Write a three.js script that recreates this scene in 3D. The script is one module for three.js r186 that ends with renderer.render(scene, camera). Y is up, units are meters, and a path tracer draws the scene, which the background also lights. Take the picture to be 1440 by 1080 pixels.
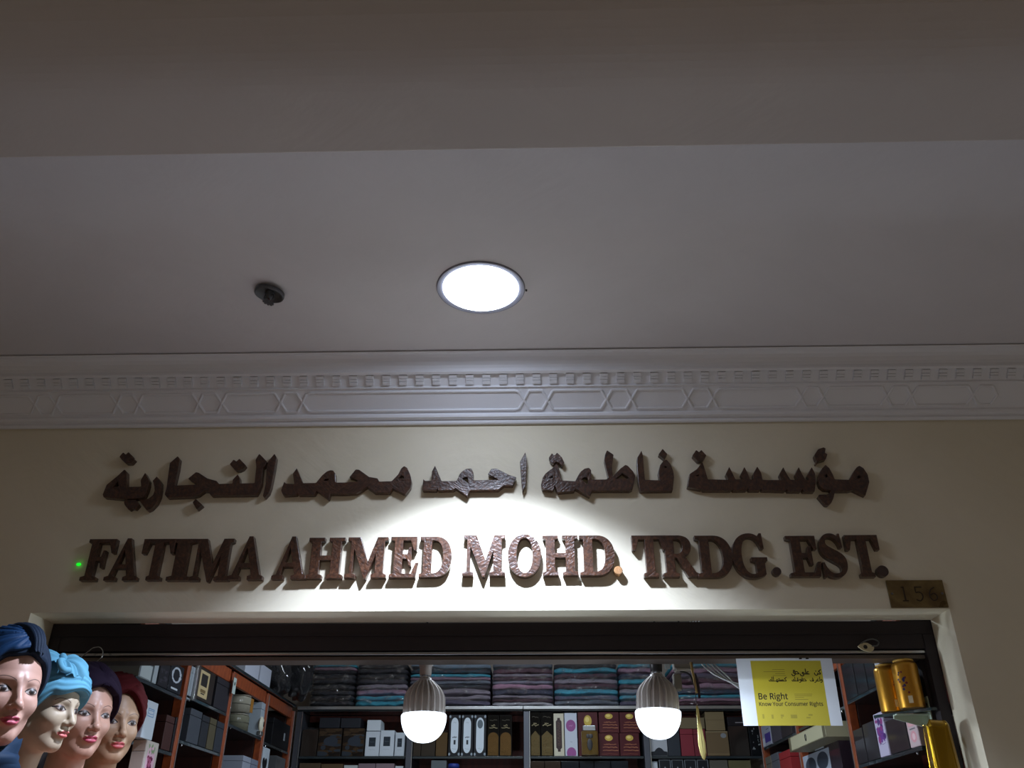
import * as THREE from 'three';
import { RoundedBoxGeometry } from 'three/addons/geometries/RoundedBoxGeometry.js';
import { RectAreaLightUniformsLib } from 'three/addons/lights/RectAreaLightUniformsLib.js';
import { mergeGeometries, mergeVertices } from 'three/addons/utils/BufferGeometryUtils.js';
import { ImprovedNoise } from 'three/addons/math/ImprovedNoise.js';

// ------------------------------------------------------------------ camera, exposure, lights
const scene = new THREE.Scene();
scene.background = new THREE.Color(0x000000);
const camera = new THREE.PerspectiveCamera(48.28, 1440 / 1080, 0.05, 60);
camera.rotation.order = 'YXZ';
camera.position.set(0, 1.6, 2.5);
camera.rotation.set(29.2 * Math.PI / 180, 1.54 * Math.PI / 180, 0.13 * Math.PI / 180);
const renderer = new THREE.WebGLRenderer({ antialias: true });
renderer.toneMapping = THREE.LinearToneMapping;
renderer.toneMappingExposure = 1.0;
renderer.shadowMap.enabled = true;
RectAreaLightUniformsLib.init();
const LIGHT = {
  spot: 24, panel: 27, cool: 0xdbe7ff,       // the downlight over the sign
  corridor: 4.2, warm: 0xffdfbf,              // warm downlights farther back in the corridor
  bulb: 0.68, bulbColor: 0xe4f1ff,             // the two lamps hanging in the shop
  inner: 11,                                 // ceiling lamp deeper in the shop
};

// ------------------------------------------------------------------ helpers
const V = (x, y, z) => new THREE.Vector3(x, y, z);
function rng(seed) { let s = seed >>> 0; return () => { s = (s + 0x6D2B79F5) | 0; let t = Math.imul(s ^ (s >>> 15), 1 | s); t = (t + Math.imul(t ^ (t >>> 7), 61 | t)) ^ t; return ((t ^ (t >>> 14)) >>> 0) / 4294967296; }; }
const noise = new ImprovedNoise();
const N3 = (x, y, z) => noise.noise(x, y, z);
const counts = {};
function numbered(name) { const n = counts[name] = (counts[name] ?? -1) + 1; return n ? `${name}_${String(n).padStart(3, '0')}` : name; }
function shade(m) { m.castShadow = m.receiveShadow = true; return m; }
function part(name, geo, mat, parent, label) { const m = shade(new THREE.Mesh(geo, mat)); m.name = name; parent.add(m); if (label) m.userData.label = label; return m; }
function tag(o, label, category, group) { o.userData.label = label; o.userData.category = category; if (group) o.userData.group = group; return o; }
function thing(name, label, category, [x, y, z] = [0, 0, 0], group) { const g = new THREE.Group(); g.name = numbered(name); g.position.set(x, y, z); scene.add(g); return tag(g, label, category, group); }
function single(name, geo, mat, label, category, pos, group) { const m = shade(new THREE.Mesh(geo, mat)); m.name = numbered(name); if (pos) m.position.set(...pos); scene.add(m); return tag(m, label, category, group); }
function struct(name, geo, mat) { const m = shade(new THREE.Mesh(geo, mat)); m.name = name; m.userData.kind = 'structure'; scene.add(m); return m; }
const box = (w, h, d, x = 0, y = 0, z = 0) => new THREE.BoxGeometry(w, h, d).translate(x, y, z);
const rbox = (w, h, d, r = 0.002, x = 0, y = 0, z = 0) => new RoundedBoxGeometry(w, h, d, 1, Math.min(r, w / 2.1, h / 2.1, d / 2.1)).translate(x, y, z);
const tube = (pts, r, n = 24, k = 8, closed = false) => new THREE.TubeGeometry(new THREE.CatmullRomCurve3(pts, closed), n, r, k, closed);
const lathe = (pts, n = 40) => new THREE.LatheGeometry(pts.map(([r, y]) => new THREE.Vector2(r, y)), n);
function clean(geos) { return mergeGeometries(geos.map((g) => { const q = g.index ? g.toNonIndexed() : g.clone(); for (const k of Object.keys(q.attributes)) if (!['position', 'normal', 'uv'].includes(k)) q.deleteAttribute(k); return q; })); }
const hex = (c) => new THREE.Color(c);

// noise textures: f(u, v) in 0..1 -> [r, g, b] sRGB 0..255 or a grey
function dataTex(n, f, srgb, rep = 1) {
  const d = new Uint8Array(n * n * 4);
  for (let j = 0; j < n; j++) for (let i = 0; i < n; i++) { const c = f(i / n, j / n), k = (j * n + i) * 4, a = Array.isArray(c) ? c : [c, c, c]; d[k] = a[0]; d[k + 1] = a[1]; d[k + 2] = a[2]; d[k + 3] = 255; }
  const t = new THREE.DataTexture(d, n, n); t.wrapS = t.wrapT = THREE.RepeatWrapping; t.magFilter = THREE.LinearFilter; t.minFilter = THREE.LinearMipmapLinearFilter; t.generateMipmaps = true;
  t.repeat.set(rep, rep); if (srgb) t.colorSpace = THREE.SRGBColorSpace; t.needsUpdate = true; return t;
}
// tiling fractal noise (torus mapped)
function fbm(u, v, f, seed = 0, o = 4) {
  let s = 0, a = 0.5; const U = u * Math.PI * 2, W = v * Math.PI * 2;
  for (let i = 0; i < o; i++) { const r = f / (Math.PI * 2); s += a * N3(Math.cos(U) * r + seed, Math.sin(U) * r + Math.cos(W) * r * 1.3, Math.sin(W) * r + seed * 1.7); a *= 0.5; f *= 2; }
  return s;
}
const C = (v) => Math.max(0, Math.min(255, v));
const plasterBump = dataTex(512, (u, v) => C(128 + 190 * fbm(u, v, 14, 3, 5)), false, 1.4);
const wallTex = dataTex(256, (u, v) => { const n = 10 * fbm(u, v, 5, 1, 4); return [C(231 + n), C(224 + n), C(201 + n * 1.2)]; }, true, 0.7);
const ceilTex = dataTex(256, (u, v) => { const n = 8 * fbm(u, v, 5, 9, 4); return [C(226 + n), C(224 + n), C(228 + n)]; }, true, 0.6);
const hammered = dataTex(512, (u, v) => C(128 + 260 * fbm(u, v, 24, 5, 3)), false, 5);
const grainTex = dataTex(512, (u, v) => { const g = fbm(u * 0.999, v, 3, 2, 2) * 3 + fbm(u, v, 9, 4, 3); const w = Math.sin((u * 26 + g * 2.2) * Math.PI * 2) * 0.5 + 0.5; const f = fbm(u, v, 30, 7, 3); return [C(58 + 15 * w + 46 * f), C(36 + 9 * w + 30 * f), C(24 + 5 * w + 18 * f)]; }, true, 3);
const orangeTex = dataTex(256, (u, v) => { const w = Math.sin((u * 14 + 1.8 * fbm(u, v, 3, 6, 3)) * Math.PI * 2) * 0.5 + 0.5, f = fbm(u, v, 20, 8, 3); return [C(146 + 18 * w + 40 * f), C(70 + 14 * w + 28 * f), C(32 + 8 * w + 16 * f)]; }, true, 2);
const filmBump = dataTex(256, (u, v) => { const a = Math.abs(fbm(u, v, 6, 11, 3)), b = Math.abs(fbm(u, v, 12, 12, 3)); return C(255 * Math.pow(1 - Math.min(1, a * 3), 4) * 0.6 + 255 * Math.pow(1 - Math.min(1, b * 3), 5) * 0.4); }, false, 5);
const brassTex = dataTex(256, (u, v) => { const n = 50 * fbm(u, v, 8, 15, 5), s = fbm(u, v, 5, 17, 3) > 0.22 ? -22 : 0; return [C(116 + n + s), C(98 + n + s), C(62 + n * 0.7 + s)]; }, true, 3);
const weave = dataTex(128, (u, v) => C(128 + 60 * Math.sin(u * Math.PI * 64) * Math.sin(v * Math.PI * 64)), false, 18);

const M = {
  wall: new THREE.MeshStandardMaterial({ map: wallTex, bumpMap: plasterBump, bumpScale: 0.0012, roughness: 0.75 }),
  ceil: new THREE.MeshStandardMaterial({ map: ceilTex, bumpMap: plasterBump, bumpScale: 0.0012, roughness: 0.85 }),
  beam: new THREE.MeshStandardMaterial({ map: ceilTex, color: 0xe2dcd4, bumpMap: plasterBump, bumpScale: 0.0012, roughness: 0.85 }),
  cornice: new THREE.MeshStandardMaterial({ color: 0xf0f2f6, roughness: 0.55, bumpMap: plasterBump, bumpScale: 0.0006 }),
  wood: new THREE.MeshPhysicalMaterial({ map: grainTex, bumpMap: hammered, bumpScale: 0.0011, roughness: 0.36, clearcoat: 0.5, clearcoatRoughness: 0.22 }),
  paleWood: new THREE.MeshPhysicalMaterial({ color: 0xb08050, roughness: 0.5, bumpMap: hammered, bumpScale: 0.0006, clearcoat: 0.3 }),
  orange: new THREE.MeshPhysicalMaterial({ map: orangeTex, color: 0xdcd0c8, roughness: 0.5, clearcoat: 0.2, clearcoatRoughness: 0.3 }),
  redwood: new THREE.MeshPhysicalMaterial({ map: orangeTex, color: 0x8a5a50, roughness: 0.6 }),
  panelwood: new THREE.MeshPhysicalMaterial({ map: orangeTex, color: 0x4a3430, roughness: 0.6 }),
  steel: new THREE.MeshStandardMaterial({ color: 0x50535b, roughness: 0.4, metalness: 0.5 }),
  chrome: new THREE.MeshStandardMaterial({ color: 0xb8bcc2, roughness: 0.22, metalness: 1 }),
  oldchrome: new THREE.MeshStandardMaterial({ color: 0x6e7074, roughness: 0.32, metalness: 1, bumpMap: hammered, bumpScale: 0.0004 }),
  black: new THREE.MeshStandardMaterial({ color: 0x1b1a1e, roughness: 0.45 }),
  darkframe: new THREE.MeshPhysicalMaterial({ color: 0x383438, roughness: 0.6, specularIntensity: 0.35 }),
  railgrey: new THREE.MeshStandardMaterial({ color: 0x6a625c, roughness: 0.5, metalness: 0.4 }),
  shelf: new THREE.MeshPhysicalMaterial({ color: 0x2a3236, roughness: 0.15, clearcoat: 0.6 }),
  floor: new THREE.MeshStandardMaterial({ color: 0x8d8a86, roughness: 0.35 }),
  whitepaint: new THREE.MeshStandardMaterial({ color: 0xe9e9ec, roughness: 0.5 }),
  trimgrey: new THREE.MeshStandardMaterial({ color: 0x8a8a93, roughness: 0.6 }),
  shoppaint: new THREE.MeshStandardMaterial({ color: 0xb9aea2, roughness: 0.7 }),
  silver: new THREE.MeshStandardMaterial({ color: 0xc6c8ca, roughness: 0.25, metalness: 0.9 }),
  gold: new THREE.MeshPhysicalMaterial({ color: 0xc8912e, roughness: 0.3, metalness: 0.75, clearcoat: 0.5 }),
  brass: new THREE.MeshStandardMaterial({ map: brassTex, bumpMap: hammered, bumpScale: 0.0006, roughness: 0.5, metalness: 0.45 }),
  film: new THREE.MeshPhysicalMaterial({ color: 0xffffff, transmission: 1, thickness: 0, roughness: 0.11, ior: 1.8, bumpMap: filmBump, bumpScale: 0.008, side: THREE.DoubleSide }),
};
const flat = {};
function plain(c, rough = 0.5) { const k = c + rough; return flat[k] ??= new THREE.MeshPhysicalMaterial({ color: c, roughness: rough, specularIntensity: 0.6, clearcoat: 0.1, clearcoatRoughness: 0.3 }); }
function filmed(c) { return flat['f' + c] ??= new THREE.MeshPhysicalMaterial({ color: c, roughness: 0.5, clearcoat: 1, clearcoatRoughness: 0.08, bumpMap: filmBump, bumpScale: 0.006 }); }
// shapes laid out in metres keep their own uv
function planarUV(g) { const p = g.attributes.position, n = g.attributes.normal, uv = new Float32Array(p.count * 2); for (let i = 0; i < p.count; i++) { const x = p.getX(i), y = p.getY(i), z = p.getZ(i), ax = Math.abs(n.getX(i)), ay = Math.abs(n.getY(i)), az = Math.abs(n.getZ(i)); if (az >= ax && az >= ay) { uv[2 * i] = x; uv[2 * i + 1] = y; } else if (ax >= ay) { uv[2 * i] = z; uv[2 * i + 1] = y; } else { uv[2 * i] = x; uv[2 * i + 1] = z; } } g.setAttribute('uv', new THREE.BufferAttribute(uv, 2)); return g; }
const mbox = (w, h, d, x = 0, y = 0, z = 0) => planarUV(box(w, h, d, x, y, z));

// ------------------------------------------------------------------ the corridor and the shop's shell
const LAMPS = [[-2.3, 3.8], [0.5, 3.8], [3.0, 3.8]];
const CEIL = 3.03, OL = -1.487, OR = 1.194, OT = 2.242, LINTEL = 0.135;
{
  const s = new THREE.Shape([[-4.6, 0], [4.6, 0], [4.6, CEIL + 0.1], [-4.6, CEIL + 0.1]].map(([x, y]) => new THREE.Vector2(x, y)));
  s.holes.push(new THREE.Path([[OL, 0.0], [OL, OT], [OR, OT], [OR, 0.0]].map(([x, y]) => new THREE.Vector2(x, y + (y === 0 ? 0.002 : 0)))));
  struct('wall_front', planarUV(new THREE.ExtrudeGeometry(s, { depth: LINTEL, bevelEnabled: false }).translate(0, 0, -LINTEL)), M.wall);
  struct('floor', mbox(9.4, 0.1, 8.4, 0, -0.05, 1.2), M.floor);
  struct('wall_back', mbox(9.4, 3.5, 0.12, 0, 1.6, 5.06), M.wall);
  struct('wall_left', mbox(0.12, 3.3, 5.2, -4.6, 1.6, 2.5), M.wall);
  struct('wall_right', mbox(0.12, 3.3, 5.2, 4.6, 1.6, 2.5), M.wall);
  // ceiling slab with the opening for the downlight
  const c = new THREE.Shape([[-4.6, -0.14], [4.6, -0.14], [4.6, 1.4], [-4.6, 1.4]].map(([x, y]) => new THREE.Vector2(x, y)));
  const h = new THREE.Path(); h.absarc(-0.1433, 0.505, 0.114, 0, Math.PI * 2, true); c.holes.push(h);
  struct('ceiling', planarUV(new THREE.ExtrudeGeometry(c, { depth: 0.12, bevelEnabled: false, curveSegments: 48 }).rotateX(Math.PI / 2).scale(1, 1, 1).translate(0, CEIL + 0.12, 0)), M.ceil);
  {
    const c2 = new THREE.Shape([[-4.6, 1.3], [4.6, 1.3], [4.6, 5.1], [-4.6, 5.1]].map(([x, y]) => new THREE.Vector2(x, y)));
    for (const [lx, lz] of LAMPS) { const q = new THREE.Path(); q.absarc(lx, lz, 0.114, 0, Math.PI * 2, true); c2.holes.push(q); }
    struct('ceiling_2', planarUV(new THREE.ExtrudeGeometry(c2, { depth: 0.12, bevelEnabled: false, curveSegments: 40 }).rotateX(Math.PI / 2).translate(0, 3.24, 0)), M.ceil);
  }
  // dropped beam across the corridor, its near side coved up to the corridor ceiling
  const b = new THREE.Shape(); const z0 = 1.228, z1 = 1.44, y0 = 2.85, r = 0.075, BT = 3.13;
  b.moveTo(z0, BT); b.lineTo(z0, y0 + 0.006); b.quadraticCurveTo(z0, y0, z0 + 0.006, y0); b.lineTo(z1 - r, y0); b.bezierCurveTo(z1 - 0.01, y0, z1 + 0.03, y0 + 0.015, z1 + 0.07, y0 + 0.05); b.bezierCurveTo(z1 + 0.12, y0 + 0.10, z1 + 0.17, y0 + 0.2, z1 + 0.22, BT); b.closePath();
  struct('beam', planarUV(new THREE.ExtrudeGeometry(b, { depth: 9.2, bevelEnabled: false, curveSegments: 10 }).rotateY(-Math.PI / 2).translate(4.6, 0, 0)), M.beam);
  // shop shell behind the opening
  struct('wall_shop_left', mbox(0.1, 2.8, 2.5, -1.64, 1.4, -1.39), M.shoppaint);
  struct('wall_shop_right', mbox(0.1, 2.8, 2.5, 1.53, 1.4, -1.39), M.shoppaint);
  struct('wall_shop_back', mbox(3.3, 2.8, 0.1, -0.05, 1.4, -2.64), M.shoppaint);
  struct('ceiling_shop', mbox(3.3, 0.1, 2.56, -0.05, 2.85, -1.41), M.shoppaint);
}
// cornice: profile rises from the wall (y 2.849) out to the ceiling (z 0.166)
{
  const y0 = 2.849, zz = 0.166, hh = CEIL - y0, L = Math.hypot(zz, hh), ty = hh / L, tz = zz / L;   // tangent (z, y); outward normal (ty, -tz)
  const P = (t, n) => new THREE.Vector2(t * zz + n * ty, y0 + t * hh - n * tz);
  const prof = [[0.0, 0], [0.0, 0.007], [0.025, 0.012], [0.05, 0.011], [0.062, 0.004], [0.075, 0.004], [0.09, 0.011], [0.12, 0.014], [0.145, 0.011], [0.16, 0.003], [0.5, 0.003], [0.515, 0.009], [0.535, 0.003], [0.69, 0.003], [0.7, 0.016], [0.735, 0.018], [0.75, 0.012], [0.765, 0.004], [0.8, -0.004], [0.85, -0.009], [0.9, -0.009], [0.95, -0.004], [0.97, 0.001], [0.985, 0.006], [1.0, 0.006]].map(([t, n]) => P(t, n));
  prof.push(new THREE.Vector2(0.001, CEIL));
  const s = new THREE.Shape(prof);
  const g = new THREE.ExtrudeGeometry(s, { depth: 9.2, bevelEnabled: false }).rotateY(-Math.PI / 2).translate(4.6, 0, 0);
  const trim = struct('trim_1', planarUV(g), M.cornice);
  tag(trim, 'white plaster cornice with dentils and crossing moulded bands between wall and ceiling', 'cornice');
  const ang = Math.atan2(tz, ty);
  const P3 = (x, t, n) => { const p = P(t, n); return V(x, p.y, p.x); };
  // dentils
  const dg = clean([rbox(0.026, 0.0115, 0.011, 0.0015, 0, 0.0125, 0), rbox(0.026, 0.0085, 0.011, 0.0015, 0, 0.0018, 0), rbox(0.026, 0.0115, 0.011, 0.0015, 0, -0.009, 0)]);
  for (let i = 0; i < 78; i++) { const d = part('dentil', dg, M.cornice, trim); d.position.copy(P3(-2.08 + i * 0.0537, 0.612, 0.006)); d.rotation.x = ang; }
  // crossing bands: every panel is one closed bead that runs from crossing to crossing
  const ms = [[-1629, -1559], [-1357, -1285], [-1088, -1011], [-819, -747], [-27, 50], [239, 320], [500, 581], [863, 932], [1135, 1213], [1407, 1483]].map((p) => p.map((v) => v / 1000));
  const panel = (a, b) => {
    const t0 = 0.2, t1 = 0.455, tm = 0.3275, n = 0.004, dx = 0.0175, pts = [[a, tm], [a + dx, t1], [b - dx, t1], [b, tm], [b - dx, t0], [a + dx, t0]].map(([x, t]) => P3(x, t, n));
    const path = new THREE.CurvePath(); pts.forEach((p, i) => path.add(new THREE.LineCurve3(p, pts[(i + 1) % 6])));
    part('moulded_band', new THREE.TubeGeometry(path, 96, 0.0046, 8, true), M.cornice, trim);
  };
  const line = [[-2.1, ms[0][0]]]; ms.forEach((p, i) => { line.push(p); if (ms[i + 1]) line.push([p[1], ms[i + 1][0]]); });
  for (const [a, b] of line) panel(a, b);
}

// ------------------------------------------------------------------ downlights and sprinkler
function downlight(x, y, z, label, spot, panel, color) {
  const t = thing('recessed_downlight', label, 'ceiling light', [x, y, z], 'recessed downlights');
  part('trim_ring', lathe([[0.108, 0.05], [0.108, -0.002], [0.1095, -0.0028], [0.1235, -0.0050], [0.1250, -0.0050], [0.1258, -0.004], [0.1262, 0.0], [0.1262, 0.0005], [0.1135, 0.0005], [0.1125, 0.05]], 72), M.trimgrey, t);
  const lens = part('lens', lathe([[0, -0.0135], [0.05, -0.013], [0.09, -0.0112], [0.104, -0.0085], [0.1072, -0.0058], [0.1075, -0.001], [0, -0.001]], 64), new THREE.MeshStandardMaterial({ color: 0xffffff, emissive: color, emissiveIntensity: panel > 10 ? 10 : 3, roughness: 0.4 }), t);
  part('can', lathe([[0.1125, 0.05], [0.1125, 0.105], [0, 0.105]], 40), M.silver, t);
  const s = new THREE.SpotLight(color, spot, 0, 0.945, 0.3, 2); s.position.set(0, -0.024, 0); s.target.position.set(0, -1, 0); s.castShadow = true; s.shadow.radius = 2; s.name = 'downlight_beam'; t.add(s, s.target);
  if (panel) { const r = new THREE.RectAreaLight(color, panel, 0.19, 0.19); r.position.set(0, -0.021, 0); r.rotation.x = -Math.PI / 2; r.name = 'downlight_panel'; t.add(r); }
  return t;
}
const lampA = downlight(-0.1433, CEIL, 0.505, 'round white recessed downlight glowing above the middle of the sign', LIGHT.spot, LIGHT.panel, LIGHT.cool);
part('fixing_screw', new THREE.CylinderGeometry(0.003, 0.003, 0.004, 10), M.black, lampA).position.set(0.1295, -0.002, -0.012);
for (const [x, z, l] of [[...LAMPS[0], 'warm recessed downlight behind the viewer, on the side of the mannequins'], [...LAMPS[1], 'warm recessed downlight straight behind the viewer'], [...LAMPS[2], 'warm recessed downlight behind the viewer, on the side of the number plate']]) downlight(x, 3.12, z, l, LIGHT.corridor, 4, LIGHT.warm);
{
  const t = thing('fire_sprinkler', 'small dark metal sprinkler head hanging from the ceiling beside the downlight', 'sprinkler', [-0.7466, CEIL, 0.508]);
  const e = part('escutcheon', lathe([[0.012, -0.001], [0.026, -0.002], [0.034, -0.006], [0.0385, -0.0115], [0.0415, -0.0115], [0.0425, -0.007], [0.0415, 0.001], [0.012, 0.002]], 40), M.oldchrome, t); e.rotation.set(0.06, 0, -0.14); e.position.y = -0.0065;
  part('pipe', lathe([[0, 0.01], [0.014, 0.01], [0.014, -0.012], [0.009, -0.016], [0.009, -0.03], [0, -0.03]], 24), M.oldchrome, t);
  for (const s of [-1, 1]) part('frame_arm', tube([V(s * 0.009, -0.014, 0), V(s * 0.013, -0.022, 0), V(s * 0.011, -0.032, 0), V(s * 0.003, -0.039, 0)], 0.002, 12, 6), M.oldchrome, t);
  part('glass_bulb', new THREE.CylinderGeometry(0.0022, 0.0022, 0.016, 10).translate(0, -0.03, 0), new THREE.MeshPhysicalMaterial({ color: 0x7c1f1c, roughness: 0.1 }), t);
  const d = thing; const plate = new THREE.Group(); plate.name = 'deflector'; t.add(plate); plate.position.y = -0.042; plate.rotation.z = -0.2;
  part('hub', new THREE.CylinderGeometry(0.008, 0.008, 0.002, 20), M.oldchrome, plate);
  for (let i = 0; i < 10; i++) { const a = i / 10 * Math.PI * 2; part('tooth', box(0.0105, 0.0015, 0.006, 0.0115, 0, 0).rotateY(a), M.oldchrome, plate); }
}
{
  const m = single('indicator_light', new THREE.SphereGeometry(0.0062, 14, 10).scale(1.2, 0.75, 0.6), new THREE.MeshStandardMaterial({ color: 0x0a3010, emissive: 0x18ff30, emissiveIntensity: 1.0 }), 'tiny glowing green indicator light on the wall just before the letter F', 'light', [-1.379, 2.3867, 0.003]);
  const p = new THREE.PointLight(0x18ff30, 0.00008); p.position.z = 0.008; p.castShadow = true; p.shadow.radius = 0.2; p.name = 'indicator_glow'; m.add(p);
}

// ------------------------------------------------------------------ the sign: carved wooden letters
const ZL = 0.022;
const EXT = { depth: ZL - 0.0015, bevelEnabled: true, bevelThickness: 0.0015, bevelSize: 0.0012, bevelOffset: -0.0012, bevelSegments: 2, curveSegments: 14 };
const pairs = (a) => { const o = []; for (let i = 0; i < a.length; i += 2) o.push(new THREE.Vector2(a[i] / 1000, a[i + 1] / 1000)); return o; };
let letterCount = 0;
function woodLetter(name, label, shape) {
  const k = letterCount++ % 3 * 0.0009, g = new THREE.ExtrudeGeometry(shape, { ...EXT, depth: EXT.depth - k }); g.computeBoundingBox(); const b = g.boundingBox, cx = (b.min.x + b.max.x) / 2, cy = b.min.y;
  g.translate(-cx, -cy, 0); const uv = g.attributes.uv; for (let i = 0; i < uv.count; i++) uv.setXY(i, uv.getX(i) * 1.0 + cx * 0.77, uv.getY(i) + cx * 0.31);
  return single(name, g, M.wood, label, 'sign letter', [cx, cy, 0.0003], 'wooden letters of the shop sign');
}
const ARABIC = [
  ['arabic_letter', 'brown wooden Arabic ya joined to ta marbuta ending the last word', [-1349,2605,-1344,2638,-1316,2668,-1299,2690,-1290,2682,-1279,2630,-1233,2631,-1239,2652,-1230,2678,-1212,2652,-1210,2637,-1211,2618,-1216,2594,-1241,2590,-1288,2590,-1344,2596], [-1324,2629,-1310,2650,-1302,2630]],
  ['letter_dots', 'brown wooden Arabic pair of dots above the ta marbuta of the last word', [-1326,2735,-1317,2750,-1307,2742,-1300,2751,-1284,2737,-1287,2730,-1274,2726,-1283,2712,-1301,2712,-1316,2724]],
  ['letter_dots', 'brown wooden Arabic pair of dots under the ya of the last word', [-1277,2580,-1273,2587,-1241,2587,-1227,2571,-1237,2556,-1247,2560,-1256,2554,-1272,2570]],
  ['arabic_letter', 'brown wooden Arabic ra, a curved hook inside the last word', [-1200,2650,-1190,2665,-1172,2645,-1168,2621,-1167,2600,-1173,2574,-1186,2556,-1197,2550,-1228,2583,-1201,2590,-1189,2602,-1187,2617,-1191,2632]],
  ['arabic_letter', 'brown wooden Arabic joined lam, ta, jim and alif in the middle of the last word', [-1153,2604,-1152,2630,-1158,2711,-1137,2735,-1129,2726,-1127,2689,-1128,2638,-1125,2634,-1094,2635,-1056,2637,-1074,2647,-1089,2657,-1068,2679,-1059,2677,-1027,2657,-996,2648,-988,2638,-945,2639,-946,2652,-933,2670,-925,2658,-921,2639,-875,2640,-878,2695,-884,2720,-875,2741,-864,2731,-846,2713,-851,2697,-856,2693,-853,2636,-858,2614,-864,2600,-1006,2599,-1019,2614,-1030,2615,-1047,2600,-1061,2596,-1143,2593]],
  ['arabic_letter', 'brown wooden Arabic alif, the slanting stroke starting the last word', [-826,2741,-818,2728,-818,2686,-821,2627,-825,2606,-837,2590,-843,2597,-840,2636,-844,2688,-844,2712]],
  ['letter_dots', 'brown wooden Arabic pair of dots above the ta in the middle of the last word', [-964,2705,-954,2721,-944,2714,-936,2724,-912,2701,-920,2689,-931,2683,-944,2685]],
  ['letter_dots', 'brown wooden Arabic single diamond dot under the jim of the last word', [-1060,2577,-1052,2589,-1027,2568,-1042,2553]],
  ['arabic_letter', 'brown wooden Arabic mim, ha, mim and dal joined as the fourth word', [-782,2644,-776,2638,-749,2636,-758,2671,-748,2690,-722,2639,-681,2639,-665,2664,-651,2678,-640,2682,-631,2681,-623,2670,-619,2640,-601,2640,-586,2640,-548,2643,-563,2653,-578,2657,-560,2684,-549,2683,-515,2658,-488,2653,-482,2642,-443,2643,-424,2666,-416,2686,-407,2694,-397,2688,-386,2665,-380,2641,-382,2621,-398,2598,-439,2618,-447,2604,-493,2604,-509,2616,-519,2624,-536,2611,-551,2603,-597,2601,-632,2602,-635,2583,-676,2612,-682,2599,-732,2599,-735,2605,-738,2600,-779,2598,-788,2615], [-660,2646,-654,2653,-641,2654,-641,2646,-651,2644], [-423,2652,-414,2664,-404,2659,-403,2649]],
  ['arabic_letter', 'brown wooden Arabic ha, mim and dal joined, glossy, in the third word', [-344,2649,-338,2642,-318,2643,-318,2674,-309,2694,-286,2641,-239,2641,-231,2663,-223,2673,-210,2682,-194,2683,-187,2669,-186,2643,-109,2644,-125,2654,-142,2663,-131,2681,-115,2682,-73,2659,-52,2652,-64,2624,-91,2625,-109,2610,-195,2610,-204,2590,-242,2617,-247,2611,-296,2610,-298,2616,-301,2610,-345,2611], [-225,2648,-212,2656,-203,2655,-201,2631]],
  ['arabic_letter', 'brown wooden Arabic alif, a lone glossy upright stroke starting the third word', [-24,2738,-19,2710,-23,2625,-34,2603,-37,2636,-41,2705]],
  ['letter_dots', 'brown wooden Arabic pair of dots touching the ta marbuta of the second word', [50,2718,60,2734,68,2726,77,2736,92,2719,99,2700,92,2688,82,2700,73,2705,65,2696,54,2705]],
  ['arabic_letter', 'brown wooden Arabic tah, mim and ta marbuta joined as the end of the second word', [60,2680,73,2696,77,2694,82,2678,88,2640,131,2637,140,2655,148,2668,161,2679,175,2682,182,2674,181,2642,227,2642,234,2648,224,2707,228,2727,235,2742,255,2726,247,2683,248,2652,273,2678,290,2691,298,2687,313,2668,318,2653,312,2627,306,2608,297,2604,182,2605,173,2586,130,2612,126,2604,74,2600,67,2624,62,2606,27,2611,24,2626,30,2650,38,2663,52,2675], [45,2646,62,2660,64,2647], [148,2643,160,2653,170,2649,172,2625,167,2625], [254,2644,279,2664,296,2651,300,2643]],
  ['arabic_letter', 'brown wooden Arabic fa joined to alif that starts the second word', [344,2740,347,2722,347,2640,396,2638,391,2646,390,2663,398,2689,410,2704,420,2708,431,2693,438,2667,438,2647,430,2603,330,2602,326,2629,326,2698,328,2714], [408,2683,414,2688,422,2682,414,2677]],
  ['letter_dots', 'brown wooden Arabic single dot on top of the fa of the second word', [411,2746,424,2728,413,2710,396,2726]],
  ['letter_dots', 'brown wooden Arabic pair of dots above the ta marbuta of the first word', [502,2721,516,2740,524,2732,532,2740,546,2721,534,2703,517,2701]],
  ['arabic_letter', 'brown wooden Arabic double sin and ta marbuta joined, with six sharp teeth', [531,2699,536,2677,542,2640,605,2638,599,2657,613,2682,620,2661,627,2639,651,2639,645,2656,660,2681,667,2660,673,2638,683,2639,683,2656,700,2682,709,2660,710,2637,725,2636,769,2636,764,2654,780,2679,787,2657,796,2636,817,2635,813,2654,828,2679,834,2656,843,2634,851,2635,849,2649,868,2678,875,2656,872,2626,863,2596,829,2597,827,2606,821,2597,782,2598,780,2605,774,2599,703,2602,702,2609,698,2602,664,2602,661,2609,656,2602,616,2602,613,2607,610,2602,524,2603,521,2608,518,2606,476,2615,487,2658,512,2675], [501,2651,517,2658,515,2649]],
  ['arabic_letter', 'brown wooden Arabic mim joined to waw with a tail, the start of the first word', [912,2686,922,2675,929,2653,932,2637,976,2635,997,2665,1007,2677,1016,2682,1027,2674,1036,2652,1036,2627,1025,2603,1015,2582,1009,2585,981,2601,969,2598,926,2598,917,2575,908,2560,898,2552,889,2553,871,2581,875,2587,899,2587,912,2594,912,2601,893,2603,882,2614,879,2631,886,2653,899,2673], [902,2648,910,2658,913,2646,906,2640], [998,2642,1009,2652,1014,2642,1005,2637]],
  ['letter_hamza', 'brown wooden Arabic hamza mark above the waw of the first word', [883,2719,898,2739,916,2745,922,2741,917,2726,924,2721,916,2704,894,2698,885,2688,883,2692,887,2700,884,2708]],
];
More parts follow.
